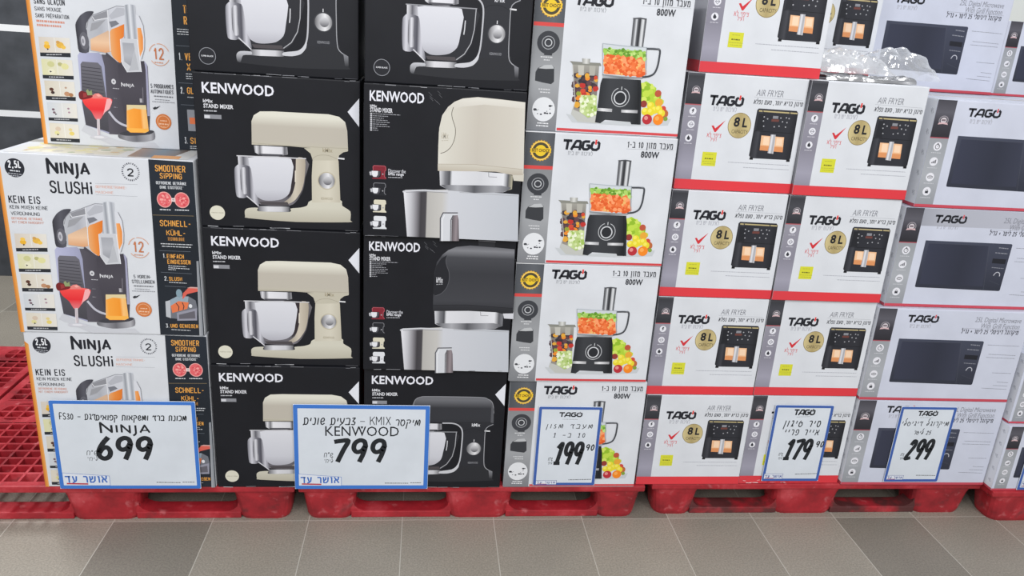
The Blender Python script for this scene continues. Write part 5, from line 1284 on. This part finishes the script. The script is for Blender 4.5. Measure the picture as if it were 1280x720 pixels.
for i, (x, y, yw, lb) in enumerate(((.310, 2.388, .1, 'white food processor carton at the bottom, behind the 199.90 sign'), (.302, 2.381, .3, 'white food processor carton directly above the one behind the 199.90 sign'),
                                   (.303, 2.379, .4, 'white food processor carton, third up, next to the cream mixer close-up'), (.305, 2.396, .3, 'white food processor carton on top of its stack, cut by the photo edge'))):
    put('P', None, x, y, z0 + .422 * i, yw, lb, G)
G = 'air fryer cartons in two stacks'
for i, (x, y, yw, lb) in enumerate(((.802, 2.404, .2, 'white air fryer carton on the pallet, left of the 179.90 sign and uncovered'), (.797, 2.406, .2, 'white air fryer carton second from the bottom in the left air fryer stack'),
                                   (.797, 2.408, -.4, 'white air fryer carton in the middle of the left air fryer stack'), (.801, 2.415, -.4, 'white air fryer carton second from the top in the left air fryer stack'),
                                   (.834, 2.422, -.2, 'white air fryer carton topmost in the left stack, cut by the photo edge'))):
    put('A', None, x, y, z0 + .367 * i, yw, lb, G)
for i, (x, y, yw, lb) in enumerate(((1.198, 2.410, .5, 'white air fryer carton on the pallet behind the 179.90 sign'), (1.194, 2.409, .1, 'white air fryer carton right above the one behind the 179.90 sign'),
                                   (1.194, 2.400, 0, 'white air fryer carton third up in the right air fryer stack'), (1.196, 2.397, -.5, 'white air fryer carton at the top front of the right stack, below the clear film'))):
    r = put('A', None, x, y, z0 + .367 * i, yw, lb, G)
    if i == 0:
        F = Face(r, DIMS['A'][0], DIMS['A'][2], DIMS['A'][1]); F.L = 150; P = F.part('torn_edge'); q = random.Random(3)
        for k in range(26):
            u = q.uniform(0, 190); v = 4 + q.uniform(0, 12) * (1 if k % 3 else .2)
            P.stroke([(u, v), (u + q.uniform(4, 22), v + q.uniform(-2, 2))], q.uniform(.8, 2), q.choice(['#e9c4c4', '#d98a8c', '#8a2a30', '#e8dede']), cap=False)
        P.done('scuffed lower left corner')
put('A', None, 1.176, 2.735, z0 + .367 * 4, 0, 'white air fryer carton set back in the second row, half hidden by clear plastic film', G)
G = 'large microwave cartons in one stack'
for i, (x, y, yw, lb) in enumerate(((1.601, 2.402, -.3, 'pale microwave carton on the pallet behind the 299 sign'), (1.597, 2.403, -.6, 'pale microwave carton right above the one behind the 299 sign'),
                                   (1.622, 2.422, 0, 'pale microwave carton third up in its stack, with a grey tape strip across its top'), (1.648, 2.424, 0, 'pale microwave carton fourth up, its marked left side showing beside the air fryers'))):
    r = put('M', None, x, y, z0 + .358 * i, yw, lb, G)
    if i == 2:
        F = Face(r, DIMS['M'][0], DIMS['M'][2], DIMS['M'][1]); P = F.part('tape_strip')
        a = [(67.2,338.7),(68.7,294.9)]
        P.rect([(a[0][0], a[1][1]), (580, 356)], '#a4a6b0', ('u', [(0, '#9a9ca6'), (60, '#a9abb5'), (400, '#b4b6c2')])); P.done('grey strip of tape along the top edge')
put('M', None, 1.584, 2.88, z0 + .358 * 4, 0, 'pale microwave carton set back at the top, behind the end of the clear film', G)
G = 'small microwave cartons at the right edge'
put('C', None, 2.190, 2.362, z0, 0, 'smaller microwave carton on the rightmost pallet, behind the sign cut by the edge', G)
put('C', None, 2.200, 2.385, z0 + .276, 0, 'smaller microwave carton above the lowest one at the right edge', G)
put('C', None, 2.180, 2.90, z0 + .358 * 4, 0, 'smaller microwave carton at the upper right corner, below the white wall', G)
# second row that carries the set-back cartons
for i in range(4): put('A', None, 1.18, 2.74, z0 + .367 * i, 0, 'air fryer carton of the hidden second row, behind the right air fryer stack', 'second row air fryer cartons')
for i in range(4):
    put('M', None, 1.584, 2.885, z0 + .358 * i, 0, 'microwave carton of the hidden second row, behind the microwave stacks', 'second row microwave cartons')
    put('M', None, 2.176, 2.885, z0 + .358 * i, 0, 'microwave carton of the hidden second row, behind the microwave stacks', 'second row microwave cartons')

# ------------------------------------------------------------------ price signs
def sign(label, x, y, z, w, h, art, blue, bw):
    T = .003
    r = thing('price_sign', label, 'sign', (x + w / 2, y + T / 2, z), 0, 'price signs')
    bm = bmesh.new(); bm_box(bm, -w / 2, w / 2, -T / 2, T / 2, 0, h, .001, 1); link_bm('card', bm, M_CARD, r)
    F = Face(r, w, h, T, mat=SIGNINK); W, H = w * 1000, h * 1000
    P = F.part('border')
    def rr(m, rad):
        o = []
        for cx, cy, a0 in ((W - m - rad, H - m - rad, 0), (m + rad, H - m - rad, 90), (m + rad, m + rad, 180), (W - m - rad, m + rad, 270)):
            for k in range(4): a = radians(a0 + 30 * k); o.append((cx + rad * cos(a), cy + rad * sin(a)))
        return o
    A, B = rr(1, 5), rr(bw, 2); n = len(A)
    P._up()
    for k in range(n): P.poly([A[k - 1], A[k], B[k], B[k - 1]], blue, up=False)
    P.done('blue border')
    art(F, W, H)
    return r
INKD = '#25282c'
def store_mark(F, pl, tilt, blue='#3f6ab5'):
    """slanted store logo box with a red underline"""
    (u0, v0), (u1, v1) = pl
    P = F.part('store_logo')
    d = tilt
    P.poly([(u0, v0 + 0), (u1, v0), (u1, v1 - d), (u0, v1)], blue); i = 1.3
    P.poly([(u0 + i, v0 + i), (u1 - i, v0 + i), (u1 - i, v1 - d - i), (u0 + i, v1 - i)], '#d5dae2')
    h = (v1 - v0)
    P.hand(heb('אושר עד'), [(u0 + (u1 - u0) * .05, v0 + h * .24), (u0 + (u1 - u0) * .94, v0 + h * .74)], blue, .2, 0, HEBP, .26, False)
    P.stroke([(u0 + (u1 - u0) * .08, v0 + h * .16), (u0 + (u1 - u0) * .52, v0 + h * .13)], h * .11, '#b03a4a')
    P.done()
def small_unit(P, a):
    (u0, v0), (u1, v1) = a; h = v1 - v0
    P.hand(heb('ש"ח'), [(u0, v0 + h * .58), (u1, v1)], INKD, .12); P.hand(heb("ליח'"), [(u0, v0), (u1, v0 + h * .34)], INKD, .12)

def art_a(F, W, H):
    P = F.part('product_text')
    P.hand('FS30 - ' + heb('דגם'), [(28.4,262.3),(139.7,281.3)], INKD, .155, .05); P.done(); P = F.part('product_text'); P.hand(heb('מכונת ברד ומשקאות קפואים'), [(140.4,260.7),(424.1,277.7)], INKD, .2, .06)
    P.done()
    P = F.part('brand_logo'); ninja(P, [(145.8,215.2),(306.4,242.4)], INKD); P.done()
    P = F.part('price'); P.hand('699', [(132.1,116.6),(307,194.3)], INKD, .215, .04, BRUSH, .2); small_unit(P, [(98.4,108.1),(132.1,145.1)]); P.done()
    P = F.part('small_print'); P.micro([(311,25.5),(388.7,24.4)], '#6a6d70', 3.2); P.micro([(395.5,26),(436.2,26)], '#6a6d70', 3); P.done()
    store_mark(F, [(12.2,12.6),(161.8,62.7)], 12)
def art_b(F, W, H):
    P = F.part('product_text')
    P.hand(heb('צבעים שונים'), [(35,253),(206.8,277)], INKD, .165, .1); P.done(); P = F.part('product_text'); P.hand('-', [(221.3,252.4),(238.6,278.8)], INKD, .1); P.din('KMIX', [(254.8,252.2),(325.2,285.2)], INKD, .09, .3); P.done(); P = F.part('product_text'); P.hand(heb('מיקסר'), [(341.1,251),(424.8,273.1)], INKD, .165, .1)
    P.done()
    P = F.part('brand_logo'); P.text('KENWOOD', [(105.3,209.1),(353,247)], INKD, .004); P.poly([(223,246.5),(233.3,246.4),(228.1,236.6)], INKD); P.done()
    P = F.part('price'); P.hand('799', [(133.2,111.7),(308.8,193)], INKD, .205, .05, BRUSH, .2); small_unit(P, [(100.5,104.5),(130.5,143)]); P.done()
    P = F.part('small_print'); P.micro([(307.6,24),(389.2,23.5)], '#6a6d70', 3.2); P.micro([(395.7,25),(435,25.3)], '#6a6d70', 3); P.done()
    store_mark(F, [(12.7,12.9),(158.9,61)], 12)
def art_c(F, W, H):
    P = F.part('brand_logo'); tago(P, [(72.7,276.1),(154.6,294.5)], INKD, INKD); P.micro([(86.4,267.3),(140.9,266.8)], '#9a9da2', 2); P.done()
    P = F.part('product_text'); P.hand(heb('מעבד מזון'), [(31.3,231.7),(196.1,247)], INKD, .16, .12, gap=.5); P.done(); P = F.part('product_text'); P.hand('1 -' + heb('ב') + ' 10', [(60,196.3),(172.7,211.4)], INKD, .16, .1, gap=.6); P.done()
    P = F.part('price'); P.hand('199', [(74,89.5),(169.7,172.5)], INKD, .175, .08, BRUSH, .2); P.hand('90', [(182.1,144.2),(210.4,166.7)], INKD, .19, .1, BRUSH, .3); small_unit(P, [(48.7,86.3),(63.6,113.3)]); P.done()
    P = F.part('small_print'); P.micro([(128.3,23.1),(211.6,25.1)], '#6a6d70', 3); P.done()
    store_mark(F, [(9.9,3.3),(86.2,21)], 0, '#3a4b8a')
def art_d(F, W, H):
    P = F.part('brand_logo'); tago(P, [(74.2,277.3),(154.2,301.1)], INKD, INKD); P.micro([(87.5,269.8),(139.4,272.1)], '#9a9da2', 2); P.done()
    P = F.part('product_text'); P.hand(heb('סיר טיגון'), [(45.9,230.4),(185.7,253.9)], INKD, .16, .12, gap=.45); P.done(); P = F.part('product_text'); P.hand(heb('אייר פריי'), [(54.1,195.2),(185.8,217.4)], INKD, .16, .12, gap=.5); P.done()
    P = F.part('price'); P.hand('179', [(73.5,95.2),(168.5,173.8)], INKD, .18, .10, BRUSH, .2); P.hand('90', [(186.3,146),(215.2,169.2)], INKD, .19, .12, BRUSH, .3); small_unit(P, [(48.1,92.5),(63.5,119.9)]); P.done()
    P = F.part('small_print'); P.micro([(127.2,30.1),(212.2,32.9)], '#6a6d70', 3); P.done()
    store_mark(F, [(6.1,9.1),(80.7,32.1)], 0, '#3a4b8a')
def art_e(F, W, H):
    P = F.part('brand_logo'); tago(P, [(70.2,281.2),(148.4,301.8)], INKD, INKD); P.micro([(83.2,274.2),(134.5,274.9)], '#9a9da2', 2); P.done()
    P = F.part('product_text'); P.hand(heb('מיקרוגל דיגיטלי'), [(16.7,240.5),(203.2,257.2)], INKD, .16, .15, gap=.3); P.done(); P = F.part('product_text'); P.hand(heb('ליטר') + ' 25', [(74.6,204),(141.4,218.1)], INKD, .18, .15, gap=.35); P.done()
    P = F.part('price'); P.hand('299', [(67.7,99.8),(163.7,178.8)], INKD, .18, .12, BRUSH, .2); small_unit(P, [(43.4,96.6),(56.7,122.8)]); P.done()
    P = F.part('small_print'); P.micro([(126.8,28.4),(206.8,27.4)], '#6a6d70', 3); P.done()
    store_mark(F, [(8.9,8.7),(77.2,28.3)], 0, '#3a4b8a')
BL, BD = '#3f74c4', '#3f5ea3'
sign('wide blue bordered price sign reading 699 in front of the slush machine cartons', -1.184, 2.3800, .145, .455, .331, art_a, BL, 13)
sign('wide blue bordered price sign reading 799 in front of the mixer cartons', -.416, 2.3800, .143, .457, .328, art_b, BL, 15)
sign('upright blue bordered price sign reading 199.90 on the food processor carton', .416, 2.3820, .156, .226, .316, art_c, BD, 11)
sign('upright blue bordered price sign reading 179.90 on the air fryer carton', 1.284, 2.4030, .160, .224, .318, art_d, BD, 11)
sign('upright blue bordered price sign reading 299 on the lowest large microwave carton', 1.766, 2.3955, .162, .221, .319, art_e, BD, 11)
sign('blue bordered price sign cut off by the right edge of the photo', 2.292, 2.357, .150, .221, .150, lambda F, W, H: store_mark(F, [(14, 14), (80, 36)], 0, '#3a4b8a'), BD, 11)

# ------------------------------------------------------------------ crumpled clear film on top of the second row
def film_mat(name, tint, tr, rough):
    m, n, l, b = new_mat(name)
    n.remove(b)
    out = [x for x in n if x.type == 'OUTPUT_MATERIAL'][0]
    t = n.new('ShaderNodeBsdfTransparent'); t.inputs[0].default_value = (1, 1, 1, 1)
    g = n.new('ShaderNodeBsdfGlossy'); g.inputs['Roughness'].default_value = rough; g.inputs[0].default_value = (1, 1, 1, 1)
    d = n.new('ShaderNodeBsdfDiffuse'); d.inputs[0].default_value = lin(tint)
    m1 = n.new('ShaderNodeMixShader'); m1.inputs[0].default_value = 0.45
    l.new(d.outputs[0], m1.inputs[1]); l.new(g.outputs[0], m1.inputs[2])
    fr = n.new('ShaderNodeLayerWeight'); fr.inputs[0].default_value = 0.5
    mp = n.new('ShaderNodeMapRange'); mp.inputs['To Min'].default_value = 1 - tr; mp.inputs['To Max'].default_value = min(1, 1.55 - tr)
    l.new(fr.outputs['Facing'], mp.inputs['Value'])
    m2 = n.new('ShaderNodeMixShader'); l.new(mp.outputs[0], m2.inputs[0]); l.new(t.outputs[0], m2.inputs[1]); l.new(m1.outputs[0], m2.inputs[2])
    l.new(m2.outputs[0], out.inputs[0])
    return m
from mathutils import noise as mnoise
def crumple(name, x0, x1, yb, zb, prof, mat, parent, seed, nx=70, ny=26, amp=.018):
    """a bunched sheet: an arch over the carton edge, creased with sharp folds"""
    bm = bmesh.new(); g = []
    for i in range(nx + 1):
        row = []
        s = i / nx; hgt, dep = prof(s)
        for j in range(ny + 1):
            t = j / ny
            a = pi * t
            p = Vector((x0 + (x1 - x0) * s, yb - cos(a) * dep * .5, zb + sin(a) ** .6 * hgt))
            q = Vector((p.x * 9 + seed, p.y * 9, p.z * 14))
            d = Vector((mnoise.noise(q), mnoise.noise(q + Vector((7, 3, 1))), mnoise.noise(q + Vector((2, 9, 5)))))
            r = abs(mnoise.noise(q * 2.3)) * 1.2 - .4
            p += d * amp + Vector((0, -1, .8)) * r * amp * (.3 + sin(a))
            p.z = max(p.z, zb + .0006)
            row.append(bm.verts.new(p))
        g.append(row)
    for i in range(nx):
        for j in range(ny): bm.faces.new((g[i][j], g[i + 1][j], g[i + 1][j + 1], g[i][j + 1]))
    return link_bm(name, bm, mat, parent)
zt = z0 + .367 * 4
fr = thing('plastic_film', 'crumpled clear plastic film lying on the right air fryer stack before the set-back cartons', 'plastic film', (1.42, 2.58, zt))
_fx = (1.42, 2.58, zt)
def local(o):
    for v in o.data.vertices: v.co -= Vector(_fx)
FM = film_mat('clear_film', '#e6e8ec', .50, .12)
o = crumple('film_bunch', 1.24, 1.55, 2.60, zt + .022, lambda s: (.085 * (sin(pi * min(1, .12 + s * .88)) ** .4) * (1 - .25 * s), .16), FM, fr, 3.1); local(o)
o = crumple('film_tail', 1.47, 1.70, 2.58, zt + .012, lambda s: (.10 * sin(pi * (.25 + .72 * s)) ** .7 + .003, .13), film_mat('clear_film_thin', '#dfe3ea', .74, .1), fr, 8.7, 50, 22, .012); local(o)
o = crumple('shade_strip', 1.262, 1.575, 2.52, zt + .001, lambda s: (.020, .16), film_mat('gap_shade', '#2c2e32', .12, .2), fr, 5.2, 60, 14, .007); local(o); o['label'] = 'dark strip standing for the shaded gap under the clear film'  # shade in the gap below the film, put in as a dark sheet
